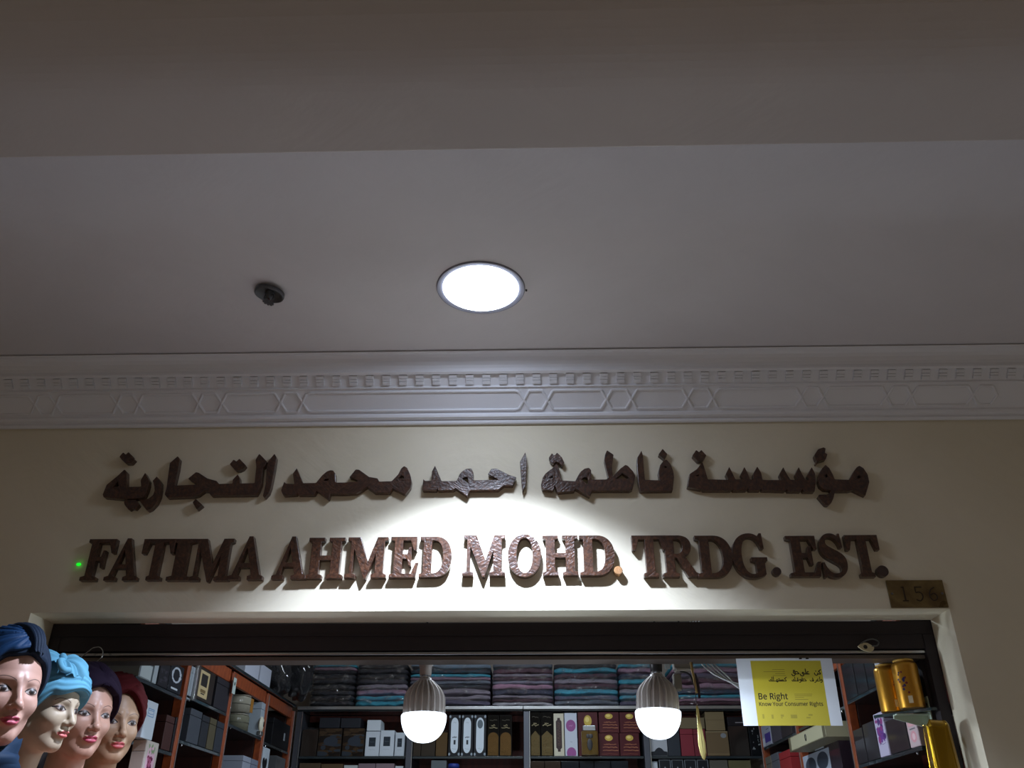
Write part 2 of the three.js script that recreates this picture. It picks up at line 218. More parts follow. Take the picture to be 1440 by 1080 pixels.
function soft(pts) { // round the traced corners slightly
  const s = new THREE.Shape(), n = pts.length, q = (a, b, d) => { const v = b.clone().sub(a), l = v.length(); return a.clone().add(v.multiplyScalar(Math.min(0.3, d / l))); };
  for (let i = 0; i < n; i++) { const p = pts[i], a = q(p, pts[(i + n - 1) % n], 0.0028), b = q(p, pts[(i + 1) % n], 0.0028); if (i) s.lineTo(a.x, a.y); else s.moveTo(a.x, a.y); s.quadraticCurveTo(p.x, p.y, b.x, b.y); }
  s.closePath(); return s;
}
for (const [name, label, out, ...holes] of ARABIC) { const s = soft(pairs(out)); for (const h of holes) s.holes.push(new THREE.Path(pairs(h))); woodLetter(name, label, s); }

// capital letters on a 100 x 100 grid: numbers are points, 6-number rows are Bezier pieces
const GLYPH = {
  F: [[[0, 0], [54, 0], [54, 8], [40, 11], [40, 46], [56, 46], [60, 30], [68, 30], [68, 72], [60, 72], [56, 57], [40, 57], [40, 90], [76, 90], [88, 66], [98, 66], [98, 100], [2, 100], [2, 92], [14, 89], [14, 11], [0, 8]]],
  A: [[[0, 0], [34, 0], [34, 8], [25, 11], [30, 28], [60, 28], [66, 11], [56, 8], [56, 0], [100, 0], [100, 8], [91, 11], [58, 101], [46, 101], [12, 11], [0, 8]], [[34, 38], [57, 38], [45, 74]]],
  T: [[[29, 0], [72, 0], [72, 8], [63, 11], [63, 90], [80, 90], [90, 64], [100, 64], [100, 100], [0, 100], [0, 64], [10, 64], [20, 90], [37, 90], [37, 11], [29, 8]]],
  I: [[[0, 0], [100, 0], [100, 8], [78, 11], [78, 89], [100, 92], [100, 100], [0, 100], [0, 92], [22, 89], [22, 11], [0, 8]]],
  M: [[[0, 0], [26, 0], [26, 8], [18, 11], [18, 72], [47, -3], [52, -3], [72, 60], [72, 11], [63, 8], [63, 0], [100, 0], [100, 8], [92, 11], [92, 89], [100, 92], [100, 100], [74, 100], [54, 38], [32, 100], [2, 100], [2, 92], [10, 89], [10, 11], [0, 8]]],
  H: [[[0, 0], [44, 0], [44, 8], [35, 11], [35, 44], [65, 44], [65, 11], [56, 8], [56, 0], [100, 0], [100, 8], [91, 11], [91, 89], [100, 92], [100, 100], [56, 100], [56, 92], [65, 89], [65, 56], [35, 56], [35, 89], [44, 92], [44, 100], [0, 100], [0, 92], [9, 89], [9, 11], [0, 8]]],
  E: [[[0, 0], [92, 0], [100, 36], [90, 36], [76, 10], [44, 10], [44, 45], [60, 45], [66, 28], [75, 28], [75, 74], [66, 74], [60, 57], [44, 57], [44, 90], [70, 90], [82, 66], [92, 66], [92, 100], [0, 100], [0, 92], [14, 89], [14, 11], [0, 8]]],
  D: [[[0, 0], [50, 0], [84, 0, 100, 22, 100, 50], [100, 78, 84, 100, 50, 100], [0, 100], [0, 92], [11, 89], [11, 11], [0, 8]], [[38, 10], [46, 10], [64, 12, 73, 28, 73, 50], [73, 72, 64, 89, 46, 90], [38, 90]]],
  O: [[[50, -1], [80, -1, 100, 22, 100, 50], [100, 78, 80, 101, 50, 101], [20, 101, 0, 78, 0, 50], [0, 22, 20, -1, 50, -1]], [[50, 9], [34, 9, 26, 30, 26, 50], [26, 70, 34, 92, 50, 92], [66, 92, 74, 70, 74, 50], [74, 30, 66, 9, 50, 9]]],
  R: [[[0, 0], [46, 0], [46, 8], [36, 11], [36, 45], [41, 45], [70, 0], [100, 0], [100, 8], [92, 11], [65, 49], [78, 53, 84, 62, 84, 74], [84, 92, 70, 100, 46, 100], [0, 100], [0, 92], [10, 89], [10, 11], [0, 8]], [[36, 55], [44, 55], [55, 56, 59, 64, 59, 73], [59, 84, 54, 90, 44, 90], [36, 90]]],
  G: [[[54, 46], [54, 38], [66, 35], [66, 11], [62, 8, 59, 8, 56, 8], [38, 8, 28, 24, 28, 50], [28, 76, 38, 92, 56, 92], [68, 92, 80, 82, 84, 66], [94, 66], [92, 102], [85, 102], [79, 95], [73, 99, 66, 102, 54, 102], [22, 102, 0, 80, 0, 50], [0, 20, 22, -2, 54, -2], [66, -2, 80, 0, 92, 7], [92, 35], [100, 38], [100, 46]]],
  S: [[[4, -1], [11, -1], [17, 6], [25, 0, 36, -2, 48, -2], [80, -2, 100, 12, 100, 31], [100, 48, 84, 55, 60, 63], [40, 70, 27, 73, 27, 81], [27, 88, 36, 92, 46, 92], [62, 92, 76, 84, 81, 68], [91, 68], [88, 101], [80, 101], [76, 95], [68, 100, 58, 102, 48, 102], [20, 102, 2, 88, 2, 69], [2, 52, 20, 45, 42, 37], [62, 30, 74, 27, 74, 19], [74, 11, 62, 8, 50, 8], [32, 8, 18, 18, 12, 34], [3, 34]]],
};
function glyphPath(rows, f, P) { rows.forEach((r, i) => { const q = []; for (let k = 0; k < r.length; k += 2) q.push(...f(r[k], r[k + 1])); if (!i) P.moveTo(q[0], q[1]); else if (r.length === 2) P.lineTo(q[0], q[1]); else P.bezierCurveTo(...q); }); P.closePath(); return P; }
const ENGLISH = [
  ['F', 'brown wooden capital F, the first letter of the English line', -1356, -1268, 2332, 2460],
  ['A', 'brown wooden capital A between the first F and the T', -1284, -1184, 2332, 2461],
  ['T', 'brown wooden capital T in the first English word', -1185, -1087, 2332, 2459],
  ['I', 'brown wooden capital I, the only I of the sign', -1096, -1027, 2331, 2459],
  ['M', 'brown wooden capital M between the I and the last A of the first word', -1029, -909, 2330, 2459],
  ['A', 'brown wooden capital A that ends the first English word', -912, -807, 2332, 2464],
  ['A', 'brown wooden capital A that starts the second English word', -780, -678, 2333, 2463],
  ['H', 'brown wooden capital H of the second English word, after its A', -680, -570, 2334, 2460],
  ['M', 'brown wooden capital M of the second English word, between H and E', -563, -439, 2335, 2460],
  ['E', 'brown wooden capital E of the second English word', -431, -345, 2335, 2461],
  ['D', 'brown wooden capital D, glossy, that ends the second English word', -342, -246, 2336, 2461],
  ['M', 'brown wooden capital M, glossy, that starts the third English word', -213, -86, 2339, 2464],
  ['O', 'brown wooden capital O, glossy, the only round O of the sign', -78, 22, 2336, 2465],
  ['H', 'brown wooden capital H, glossy, next to the round O', 26, 131, 2339, 2462],
  ['D', 'brown wooden capital D before the pale round dot', 136, 240, 2338, 2461],
  ['T', 'brown wooden capital T that starts the fourth English word', 293, 396, 2333, 2460],
  ['R', 'brown wooden capital R, the only R of the sign', 379, 485, 2333, 2460],
  ['D', 'brown wooden capital D between the R and the G', 481, 588, 2331, 2458],
  ['G', 'brown wooden capital G, the only G of the sign', 587, 689, 2330, 2462],
  ['E', 'brown wooden capital E that starts the last English word', 751, 846, 2332, 2456],
  ['S', 'brown wooden capital S, the only S of the sign', 846, 921, 2330, 2460],
  ['T', 'brown wooden capital T of the last English word', 926, 1023, 2330, 2457],
];
for (const [ch, label, xl, xr, yb, yt] of ENGLISH) {
  const f = (x, y) => [(xl + (xr - xl) * x / 100) / 1000, (yb + (yt - yb) * y / 100) / 1000];
  const s = glyphPath(GLYPH[ch][0], f, new THREE.Shape()); if (GLYPH[ch][1]) s.holes.push(glyphPath(GLYPH[ch][1], f, new THREE.Path()));
  woodLetter('english_letter', label, s);
}
for (const [label, x, y, r, pale] of [
  ['pale unstained round wooden full stop after the third English word', 248, 2353, 13.0, 1],
  ['dark round wooden full stop between G and E', 712, 2348, 12.6, 0],
  ['large dark round wooden full stop at the end of the English line', 1019, 2347, 16.5, 0],
]) single('full_stop', lathe([[0, 0], [r / 1000, 0], [r / 1000, ZL - 0.002], [r / 1000 - 0.002, ZL], [0, ZL]], 28).rotateX(Math.PI / 2), pale ? M.paleWood : M.wood, label, 'sign letter', [x / 1000, y / 1000, 0.0003], 'wooden letters of the shop sign');

// brass number plate 156
{
  const t = thing('number_plate', 'dull brass plate with the number 156 on the wall at the corner of the opening', 'sign', [1.109, 2.2835, 0.0005]);
  const w = 0.163, h = 0.080;
  const c = document.createElement('canvas'); c.width = 512; c.height = 256; const g = c.getContext('2d');
  part('plate', planarUV(rbox(w, h, 0.006, 0.0012, 0, 0, 0.003)), M.brass, t);
  const dig = (pts, r) => tube(pts.map(([x, y]) => V(x, y, 0.0062)), r, 40, 6);
  const ink = plain('#3a3022', 0.6);
  part('number', clean([box(0.0045, 0.042, 0.0012, -0.037, 0, 0.0064), box(0.008, 0.003, 0.0012, -0.0395, 0.0185, 0.0064), box(0.016, 0.003, 0.0012, -0.037, -0.0205, 0.0064)]), ink, t);
  part('number', clean([box(0.020, 0.004, 0.0012, 0.006, 0.019, 0.0064), box(0.003, 0.017, 0.0012, -0.0035, 0.011, 0.0064), tube([V(-0.0035, 0.0025, 0.0062), V(0.006, 0.0045, 0.0062), V(0.0135, -0.001, 0.0062), V(0.0135, -0.012, 0.0062), V(0.005, -0.021, 0.0062), V(-0.006, -0.017, 0.0062)], 0.0019, 30, 6)]), ink, t);
  part('number', clean([tube([V(0.052, 0.018, 0.0062), V(0.043, 0.013, 0.0062), V(0.036, 0.002, 0.0062), V(0.035, -0.01, 0.0062), V(0.043, -0.0205, 0.0062), V(0.053, -0.016, 0.0062), V(0.055, -0.007, 0.0062), V(0.048, 0.001, 0.0062), V(0.037, -0.004, 0.0062)], 0.0019, 44, 6)]), ink, t);
  for (const s of [-1, 1]) part('screw', lathe([[0, 0.002], [0.0025, 0.0018], [0.0035, 0.0008], [0.0035, 0]], 14).rotateX(Math.PI / 2).translate(s * 0.072, 0.0, 0.006), M.oldchrome, t);
}

// ------------------------------------------------------------------ door frame in the opening
{
  const t = thing('door_frame', 'black metal shop door frame with a wide header and a polished rail under it', 'door frame');
  const w = OR - OL, cx = (OR + OL) / 2;
  part('header', clean([box(w - 0.004, 0.033, 0.11, cx, 2.2235, -0.193), box(w - 0.004, 0.046, 0.106, cx, 2.1825, -0.195), box(w - 0.004, 0.004, 0.112, cx, 2.2045, -0.192)]), M.darkframe, t);
  part('rail', rbox(w - 0.01, 0.0085, 0.09, 0.002, cx, 2.1515, -0.190), M.chrome, t);
  part('track', rbox(w - 0.01, 0.012, 0.07, 0.002, cx, 2.1395, -0.192), M.railgrey, t);
  for (const s of [0, 1]) part('jamb', clean([box(0.03, 2.2, 0.11, s ? OR - 0.017 : OL + 0.017, 1.101, -0.193), box(0.012, 2.2, 0.05, s ? OR - 0.036 : OL + 0.036, 1.101, -0.2)]), M.darkframe, t);
}
{
  const t = thing('hanging_tag', 'cream eye-shaped metal tag with a dark hole hanging at the header', 'tag', [0.986, 2.160, -0.132]);
  const s = new THREE.Shape(); s.moveTo(-0.026, 0.004); s.quadraticCurveTo(-0.012, 0.017, 0.004, 0.013); s.lineTo(0.02, 0.003); s.quadraticCurveTo(0.02, -0.008, 0.008, -0.012); s.quadraticCurveTo(-0.014, -0.011, -0.026, 0.004);
  part('tag_plate', new THREE.ExtrudeGeometry(s, { depth: 0.003, bevelEnabled: true, bevelSize: 0.0006, bevelThickness: 0.0006, bevelSegments: 1, curveSegments: 16 }), plain('#cfc6a4', 0.4), t);
  part('hole_rim', new THREE.TorusGeometry(0.0042, 0.0018, 8, 20).translate(-0.005, 0.002, 0.0042), M.black, t);
  part('hole', new THREE.CylinderGeometry(0.0038, 0.0038, 0.0014, 18).rotateX(Math.PI / 2).translate(-0.005, 0.002, 0.0042), M.black, t);
  part('loop', tube([V(0.014, 0.004, 0.002), V(0.03, 0.006, 0.004), V(0.036, 0.016, 0.004), V(0.024, 0.024, 0.004), V(0.004, 0.022, 0.004), V(-0.016, 0.012, 0.003)], 0.0022, 30, 6), M.oldchrome, t);
}
single('wire_hook', clean([tube([V(-1.372, 2.133, -0.12), V(-1.356, 2.150, -0.122), V(-1.338, 2.167, -0.124)], 0.0018, 16, 6), tube([V(-1.338, 2.167, -0.124), V(-1.318, 2.168, -0.122), V(-1.304, 2.155, -0.12), V(-1.303, 2.138, -0.118), V(-1.314, 2.124, -0.118)], 0.0022, 24, 6)]), M.chrome, 'thin bent silver wire hook hanging from the header above the dark purple turban', 'hook');

// notice
{
  const t = thing('paper_notice', 'white paper notice with a yellow panel saying Be Right, hanging from the door header', 'notice', [0.7385, 2.0385, -0.143]);
  const w = 0.283, h = 0.187;
  const c = document.createElement('canvas'); c.width = 1440; c.height = 960; const g = c.getContext('2d');
  g.fillStyle = '#e6ecf4'; g.fillRect(0, 0, 1440, 960);
  g.fillStyle = '#c9b93c'; g.fillRect(212, 36, 1050, 924);
  g.fillStyle = '#241e10'; g.strokeStyle = '#241e10'; g.lineCap = 'round'; g.lineJoin = 'round';
  g.font = '118px sans-serif'; g.textAlign = 'left'; g.fillText('Be Right', 258, 592, 470); g.lineWidth = 5; g.strokeText('Be Right', 258, 592, 470);
  g.font = '74px sans-serif'; g.fillText('Know Your Consumer Rights', 258, 684, 950); g.lineWidth = 3; g.strokeText('Know Your Consumer Rights', 258, 684, 950);
  g.lineWidth = 5; g.globalAlpha = 0.55; for (const [x, y, l] of [[800, 520, 260], [800, 545, 250], [800, 568, 130], [800, 595, 190], [520, 168, 180], [390, 198, 310], [560, 226, 140], [520, 254, 190]]) { g.beginPath(); g.moveTo(x, y); g.lineTo(x + l, y); g.stroke(); } g.globalAlpha = 1;
  // Arabic lines written with strokes, right to left; every letter is a list of strokes around a pen origin
  const pen = (lw) => { g.lineWidth = lw; };
  const S = (ox, oy, k, list) => { for (const st of list) { g.beginPath(); st.forEach(([x, y], i) => { if (!i) g.moveTo(ox + x * k, oy + y * k); else g.lineTo(ox + x * k, oy + y * k); }); g.stroke(); } };
  const dotsAt = (ox, oy, k, list) => { for (const [x, y] of list) { g.beginPath(); g.arc(ox + x * k, oy + y * k, g.lineWidth * 0.62, 0, 7); g.fill(); } };
  const arc = (cx, cy, rx, ry, a0, a1) => { const o = []; for (let i = 0; i <= 14; i++) { const a = (a0 + (a1 - a0) * i / 14) * Math.PI / 180; o.push([cx + rx * Math.cos(a), cy + ry * Math.sin(a)]); } return o; };
  const L = {
    kaf: () => [[[4, -42], [-20, -25], [-2, -7], [-4, 0], [-32, 0]]],
    bar: (n) => [[[0, 0], [-n, 0]]],
    nun: () => [arc(-16, -6, 16, 18, -10, 190)],
    ayn: () => [arc(-10, -12, 11, 10, -60, -250), [[-14, -3], [0, 0], [-34, 0]]],
    lam: () => [[[0, -48], [0, 0], [-16, 0]]],
    alif: () => [[[0, -46], [0, 0]]],
    ya: () => [[[0, 0], [-4, -14], [-16, -16], [-20, -6], [-8, 2], [-6, 12], [-20, 20], [-36, 16], [-40, 2]]],
    ha: () => [[[-30, -22], [-12, -22], [4, -2], [-36, 0]]],
    qaf: () => [arc(-9, -15, 9, 9, 0, 360), [[0, -14], [0, 4], [-12, 16], [-28, 16], [-36, 2]]],
    waw: () => [arc(-9, -12, 8, 8, 0, 360), [[-1, -10], [-1, 2], [-10, 13], [-22, 15]]],
    ra: () => [[[0, -12], [0, 2], [-8, 12], [-20, 15]]],
    fa: () => [arc(-9, -15, 9, 9, 0, 360), [[0, -12], [0, 0], [-38, 0], [-42, -12]]],
    mfa: () => [arc(-8, -13, 8, 8, 0, 360), [[0, 0], [-22, 0]]],
    mim: () => [arc(-8, -7, 8, 8, 0, 360), [[0, 0], [-22, 0]]],
    sin: () => [[[0, -14], [0, 0], [-10, 0], [-10, -12], [-10, 0], [-20, 0], [-20, -12], [-20, 0], [-30, 0]]],
    ta: () => [[[0, -14], [0, 0], [-14, 0]]],
    hah: () => [arc(-10, -8, 10, 9, 0, 360), arc(-10, 4, 8, 6, 0, 360), [[4, 0], [-26, 0]]],
    kafe: () => [[[0, -44], [0, 0], [-34, 0], [-36, -10]], [[-14, -20], [-22, -14], [-12, -10]]],
  };
  const write = (x, y, k, lw, word) => { pen(lw); for (const [key, adv, dots] of word) { S(x, y, k, (L[key] ?? L.bar)(key === 'bar' ? adv : 0)); if (dots) dotsAt(x, y, k, dots); x -= adv * k; } return x; };
  let x = write(1236, 232, 1.5, 14, [['kaf', 30], ['nun', 52, [[-16, -28]]]]);
  x = write(1062, 232, 1.5, 14, [['ayn', 33], ['lam', 16], ['ya', 40]]);
  x = write(905, 232, 1.5, 14, [['ha', 34], ['qaf', 40, [[-14, -34], [-4, -34]]]]);
  x = write(1244, 334, 1.3, 11, [['waw', 28], ['alif', 10], ['ayn', 33], ['ra', 28], ['fa', 44, [[-9, -34]]]]);
  x = write(1000, 334, 1.3, 11, [['ha', 34], ['mfa', 22, [[-12, -32], [-4, -32]]], ['waw', 30], ['mfa', 22, [[-12, -32], [-4, -32]]], ['bar', 16], ['kafe', 40]]);
  x = write(708, 334, 1.3, 11, [['kaf', 30], ['mim', 20], ['sin', 30], ['ta', 14, [[-6, -24], [2, -24]]], ['hah', 26], ['bar', 24], ['lam', 16], ['kafe', 40]]);
  g.globalAlpha = 0.28; g.fillStyle = '#5a5128'; for (const [a, b, w2, h2] of [[290, 800, 26, 62], [420, 806, 30, 58], [556, 806, 44, 30], [556, 842, 22, 18], [700, 808, 92, 52], [960, 800, 60, 24], [925, 840, 60, 20]]) g.fillRect(a, b, w2, h2); g.globalAlpha = 1;
  const tex = new THREE.CanvasTexture(c); tex.colorSpace = THREE.SRGBColorSpace;
  const geo = new THREE.PlaneGeometry(w, h, 14, 10); const p = geo.attributes.position;
  for (let i = 0; i < p.count; i++) p.setZ(i, p.getZ(i) + 0.004 * Math.sin((p.getX(i) / w + 0.5) * 3.1) + 0.002 * Math.sin(p.getY(i) / h * 4)); geo.computeVertexNormals();
  const paper = new THREE.MeshPhysicalMaterial({ map: tex, roughness: 1, transmission: 0.6, thickness: 0, side: THREE.DoubleSide });
  part('paper', geo, paper, t);
  for (const dx of [0.048, 0.068]) part('clip', box(0.008, 0.004, 0.006, dx, h / 2 - 0.001, 0.004), M.black, t);
}

// ------------------------------------------------------------------ lamps of the shop
function hangingBulb(x, y, z, tilt, label, dark) {
  // origin at the centre of the dome's rim
  const t = thing('led_bulb', label, 'light bulb', [x, y, z], 'finned lamps hanging behind the header'); t.rotation.z = tilt;
  const grey = new THREE.MeshPhysicalMaterial({ color: 0xd4cfcc, roughness: 0.45, clearcoat: 0.15 });
  part('heat_sink', lathe([[0, 0.002], [0.064, 0.002], [0.064, 0.008], [0.049, 0.012], [0.048, 0.048], [0.044, 0.062], [0.036, 0.08], [0.027, 0.096], [0.0205, 0.106], [0.0195, 0.115], [0, 0.115]], 48), grey, t);
  const fs = new THREE.Shape(); fs.moveTo(0.042, 0.007); fs.lineTo(0.0655, 0.007); fs.lineTo(0.0645, 0.052); fs.quadraticCurveTo(0.06, 0.075, 0.044, 0.09); fs.lineTo(0.026, 0.107); fs.lineTo(0.017, 0.104); fs.lineTo(0.03, 0.07); fs.closePath();
  const fg = new THREE.ExtrudeGeometry(fs, { depth: 0.0036, bevelEnabled: true, bevelSize: 0.0004, bevelThickness: 0.0004, bevelSegments: 1 }).translate(0, 0, -0.0018);
  for (let i = 0; i < 20; i++) { const f = part('fin', fg, grey, t); f.rotation.y = i / 20 * Math.PI * 2; }
  const dome = []; for (let i = 0; i <= 14; i++) { const a = i / 14 * Math.PI / 2; dome.push([0.070 * Math.pow(Math.sin(a), 0.85), -0.078 * Math.pow(Math.cos(a), 0.95) + 0.004]); } dome.push([0.067, 0.008], [0.0, 0.008]);
  part('dome', lathe(dome, 48), new THREE.MeshStandardMaterial({ color: 0xffffff, emissive: LIGHT.bulbColor, emissiveIntensity: 2.6, roughness: 0.3 }), t);
  const cap = dark ? M.black : plain('#a9a29c', 0.5);
  part('base_collar', lathe([[0, 0.112], [0.018, 0.112], [0.018, 0.118], [0.0165, 0.122], [0.0165, 0.13], [0, 0.13]], 30), M.silver, t);
  part('lamp_holder', lathe([[0, 0.124], [0.0185, 0.124], [0.0195, 0.15], [0.0215, 0.153], [0.0215, 0.185], [0.012, 0.2], [0, 0.2]], 30), cap, t);
  part('flex', new THREE.CylinderGeometry(0.0035, 0.0035, 0.65, 8).translate(0, 0.52, 0), M.black, t);
  const p = new THREE.PointLight(LIGHT.bulbColor, LIGHT.bulb, 0, 2); p.position.y = -0.024; p.castShadow = true; p.shadow.radius = 1.6; p.name = 'bulb_glow'; t.add(p);
}
hangingBulb(-0.3449, 1.992, -0.3, 0.012, 'glowing finned bulb in a pale grey holder, before the dark scarf stacks');
hangingBulb(0.3755, 2.001, -0.3, -0.035, 'glowing finned bulb in a black holder, nearest the hanging gold ornament', true);
{
  const p = thing('shop_ceiling_lamp', 'flat white ceiling lamp hidden deeper in the shop', 'ceiling light', [-0.05, 2.795, -1.15]);
  part('lamp_body', rbox(1.0, 0.02, 0.14, 0.006), M.whitepaint, p); part('diffuser', box(0.96, 0.004, 0.11, 0, -0.011, 0), new THREE.MeshStandardMaterial({ color: 0xffffff, emissive: LIGHT.bulbColor, emissiveIntensity: 1.5 }), p);
  const r = new THREE.RectAreaLight(LIGHT.bulbColor, LIGHT.inner * 6, 0.94, 0.1); r.position.y = -0.018; r.rotation.x = -Math.PI / 2; r.name = 'shop_panel'; p.add(r);
}
{ // adapter and its leads beside the second bulb
  const t = thing('power_adapter', 'grey plastic power adapter with two slots hanging beside the second bulb', 'adapter', [0.474, 2.165, -0.36]);
  part('case', rbox(0.062, 0.05, 0.04, 0.006), plain('#8d867f', 0.55), t);
  for (const d of [-0.004, 0.008]) part('slot', box(0.0035, 0.024, 0.002, d, 0.004, 0.0205), M.black, t);
  part('lip', rbox(0.058, 0.008, 0.046, 0.003, 0.004, -0.026, 0.002), plain('#a59e97', 0.5), t);
  part('hanger', new THREE.CylinderGeometry(0.003, 0.003, 0.62, 8).translate(0, 0.33, 0), M.black, t);
  part('plug', rbox(0.026, 0.052, 0.03, 0.006, -0.022, -0.062, 0), plain('#756f66', 0.6), t);
  part('white_tag', rbox(0.016, 0.026, 0.003, 0.001, -0.052, -0.012, 0.02), plain('#b9c4cc', 0.5), t);
  part('lead', tube([V(-0.012, -0.03, 0.012), V(0.016, -0.04, 0.014), V(0.028, -0.07, 0.014), V(0.034, -0.1, 0.012)], 0.003, 24, 6), M.black, t);
}
{ // gold ornament on a thread
  const t = thing('hanging_ornament', 'gold ribbon and gold foil leaf hanging on a thread beside the second bulb', 'ornament', [0.478, 2.13, -0.2]);
  part('thread', new THREE.CylinderGeometry(0.0012, 0.0012, 0.17, 6).translate(0.0, -0.075, 0), plain('#3a2a2a'), t);
  part('ribbon', tube([V(-0.006, 0.012, 0), V(-0.003, -0.02, 0.003), V(0.001, -0.05, -0.002), V(0.004, -0.085, 0.002)], 0.0038, 24, 6).scale(1, 1, 0.5), plain('#a48c58', 0.35), t);
  part('dark_ribbon', tube([V(0.004, -0.03, -0.004), V(0.01, -0.06, -0.002), V(0.011, -0.1, -0.003)], 0.0045, 20, 6).scale(1, 1, 0.5), plain('#2a2430', 0.4), t);
  const lf = lathe([[0, -0.112], [0.0035, -0.13], [0.0045, -0.165], [0.008, -0.195], [0.0105, -0.225], [0.0095, -0.25], [0.005, -0.265], [0, -0.27]], 14); const p = lf.attributes.position, r = rng(5);
  for (let i = 0; i < p.count; i++) p.setXYZ(i, p.getX(i) + 0.006 * (-(p.getY(i) + 0.112) / 0.15) + (r() - 0.5) * 0.002, p.getY(i), p.getZ(i) * 0.5 + (r() - 0.5) * 0.002); lf.computeVertexNormals();
  part('foil_leaf', lf, new THREE.MeshPhysicalMaterial({ color: 0xe9dd8e, roughness: 0.25, metalness: 0.55, clearcoat: 1 }), t);
}
for (let i = 0; i < 4; i++) single('cable', tube([V(0.53 + i * 0.012, 2.80, -0.52 - i * 0.01), V(0.54 + i * 0.012, 2.30, -0.5 - i * 0.01), V(0.545 + i * 0.012, 2.22, -0.5 - i * 0.01), V(0.565 + i * 0.014, 2.175, -0.48), V(0.60 + i * 0.015, 2.14 - i * 0.004, -0.46), V(0.67 + i * 0.004, 2.115 - i * 0.009, -0.46), V(0.72, 2.11 - i * 0.009, -0.47)], 0.003, 24, 6), plain('#9a9c9c', 0.4), ['thin grey cable sagging closest to the scarf stacks, behind the notice', 'thin grey cable second from the scarf stacks, behind the notice', 'thin grey cable second from the notice corner', 'thin grey cable nearest the notice corner'][i], 'cable', null, 'grey cables behind the notice');

// gold cans on a glass shelf in the doorway
{
  const t = thing('glass_shelf', 'small dark-edged glass shelf carrying the gold cans at the side of the doorway', 'shelf', [0, 1.985, 0]);
  const s = new THREE.Shape([[1.025, 0.285], [1.15, 0.285], [1.15, 0.13], [1.135, 0.13], [1.035, 0.27]].map(([x, y]) => new THREE.Vector2(x, y)));
  part('glass', new THREE.ExtrudeGeometry(s, { depth: 0.007, bevelEnabled: true, bevelSize: 0.0008, bevelThickness: 0.0008, bevelSegments: 1 }).rotateX(-Math.PI / 2).translate(0, 0, 0), new THREE.MeshPhysicalMaterial({ color: 0x24363a, roughness: 0.08, clearcoat: 1 }), t);
}
{
  const t = thing('shelf_bracket', 'pale mint metal bracket under the small glass shelf', 'bracket', [1.149, 1.975, -0.10]);
  const a = new THREE.Shape([[0, 0.006], [-0.098, 0.006], [-0.1, -0.004], [-0.02, -0.026], [-0.006, -0.075], [0, -0.075]].map(([x, y]) => new THREE.Vector2(x, y)));
  const mint = plain('#c4d8c8', 0.45);
  part('arm', new THREE.ExtrudeGeometry(a, { depth: 0.004, bevelEnabled: true, bevelSize: 0.0008, bevelThickness: 0.0008, bevelSegments: 1 }).translate(0, 0, -0.1), mint, t);
  part('ledge', rbox(0.096, 0.003, 0.03, 0.001, -0.05, 0.0055, -0.09), mint, t);
  part('wall_plate', rbox(0.004, 0.13, 0.03, 0.001, 0.001, -0.01, -0.09), mint, t);
  for (const y of [0.034, -0.03]) part('bolt', new THREE.CylinderGeometry(0.0035, 0.0035, 0.004, 10).rotateZ(Math.PI / 2).translate(-0.003, y, -0.085), M.black, t);
}
for (const [x, z, l, h] of [[1.072, -0.243, 'gold can standing farther in on the glass shelf, partly hidden by its twin', 0.137], [1.100, -0.172, 'gold can with blue and red flower print, in front on the glass shelf', 0.137]]) {
  const t = thing('gold_can', l, 'can', [x, 1.9935, z], 'gold cans on the glass shelf');
  part('body', lathe([[0, 0], [0.035, 0], [0.0365, 0.003], [0.0365, h - 0.02], [0.0355, h - 0.012], [0.031, h - 0.006], [0, h - 0.006]], 36), M.gold, t);
  part('lid', lathe([[0, h - 0.006], [0.029, h - 0.006], [0.029, h], [0.026, h + 0.002], [0, h + 0.002]], 30), plain('#c9a24f', 0.3), t);
  const r = rng(z < -0.2 ? 3 : 9); const n = z < -0.2 ? 5 : 17;
  for (let i = 0; i < n; i++) { const a = (z < -0.2 ? 0.25 : -0.75) + (r() - 0.5) * 0.8, yy = 0.04 + r() * (h - 0.075); part('flower', new THREE.CylinderGeometry(0.0022 + r() * 0.0018, 0.003, 0.0008, 6).rotateX(Math.PI / 2).translate(0, 0, 0.0367).rotateY(a).translate(0, yy, 0), plain(r() > 0.4 ? '#2a2450' : '#6a1f22', 0.5), t); }
  const lb = part('label', box(0.012, 0.02, 0.0008, 0, 0, 0.0368).rotateY(z < -0.2 ? 0.0 : -0.4).translate(0, 0.022, 0), plain('#d8c9a8'), t);
}
single('card_holder', clean([rbox(0.008, 0.1, 0.03, 0.002, 0, 0.05, 0), rbox(0.008, 0.04, 0.032, 0.002, 0.003, 0.08, 0.0)]), plain('#8b98a6', 0.35), 'blue-grey card packet standing between the gold cans and the door frame', 'packet', [1.1435, 1.9935, -0.21]);
{
  const g = new RoundedBoxGeometry(0.078, 0.33, 0.07, 14, 0.016), p = g.attributes.position;
  for (let i = 0; i < p.count; i++) { const x = p.getX(i), y = p.getY(i), z = p.getZ(i); p.setXYZ(i, (x + 0.009 * N3(z * 55, y * 9, 2) + 0.005 * N3(z * 110, y * 30, 5)) * (1 - 0.25 * Math.max(0, (y - 0.1) / 0.065)), y + (y > 0.15 ? 0.012 * N3(x * 70, z * 20, 3) : 0), (z + 0.011 * N3(x * 60, y * 12, 7) + 0.005 * N3(x * 120, y * 40, 9)) * (1 - 0.35 * Math.max(0, (y - 0.08) / 0.085))); } g.computeVertexNormals();
  single('gift_bag', g, new THREE.MeshPhysicalMaterial({ color: 0xb08a12, roughness: 0.16, metalness: 0.85, clearcoat: 1 }), 'shiny gold foil gift bag hanging under the mint bracket', 'gift bag', [1.122, 1.785, -0.10]);
}

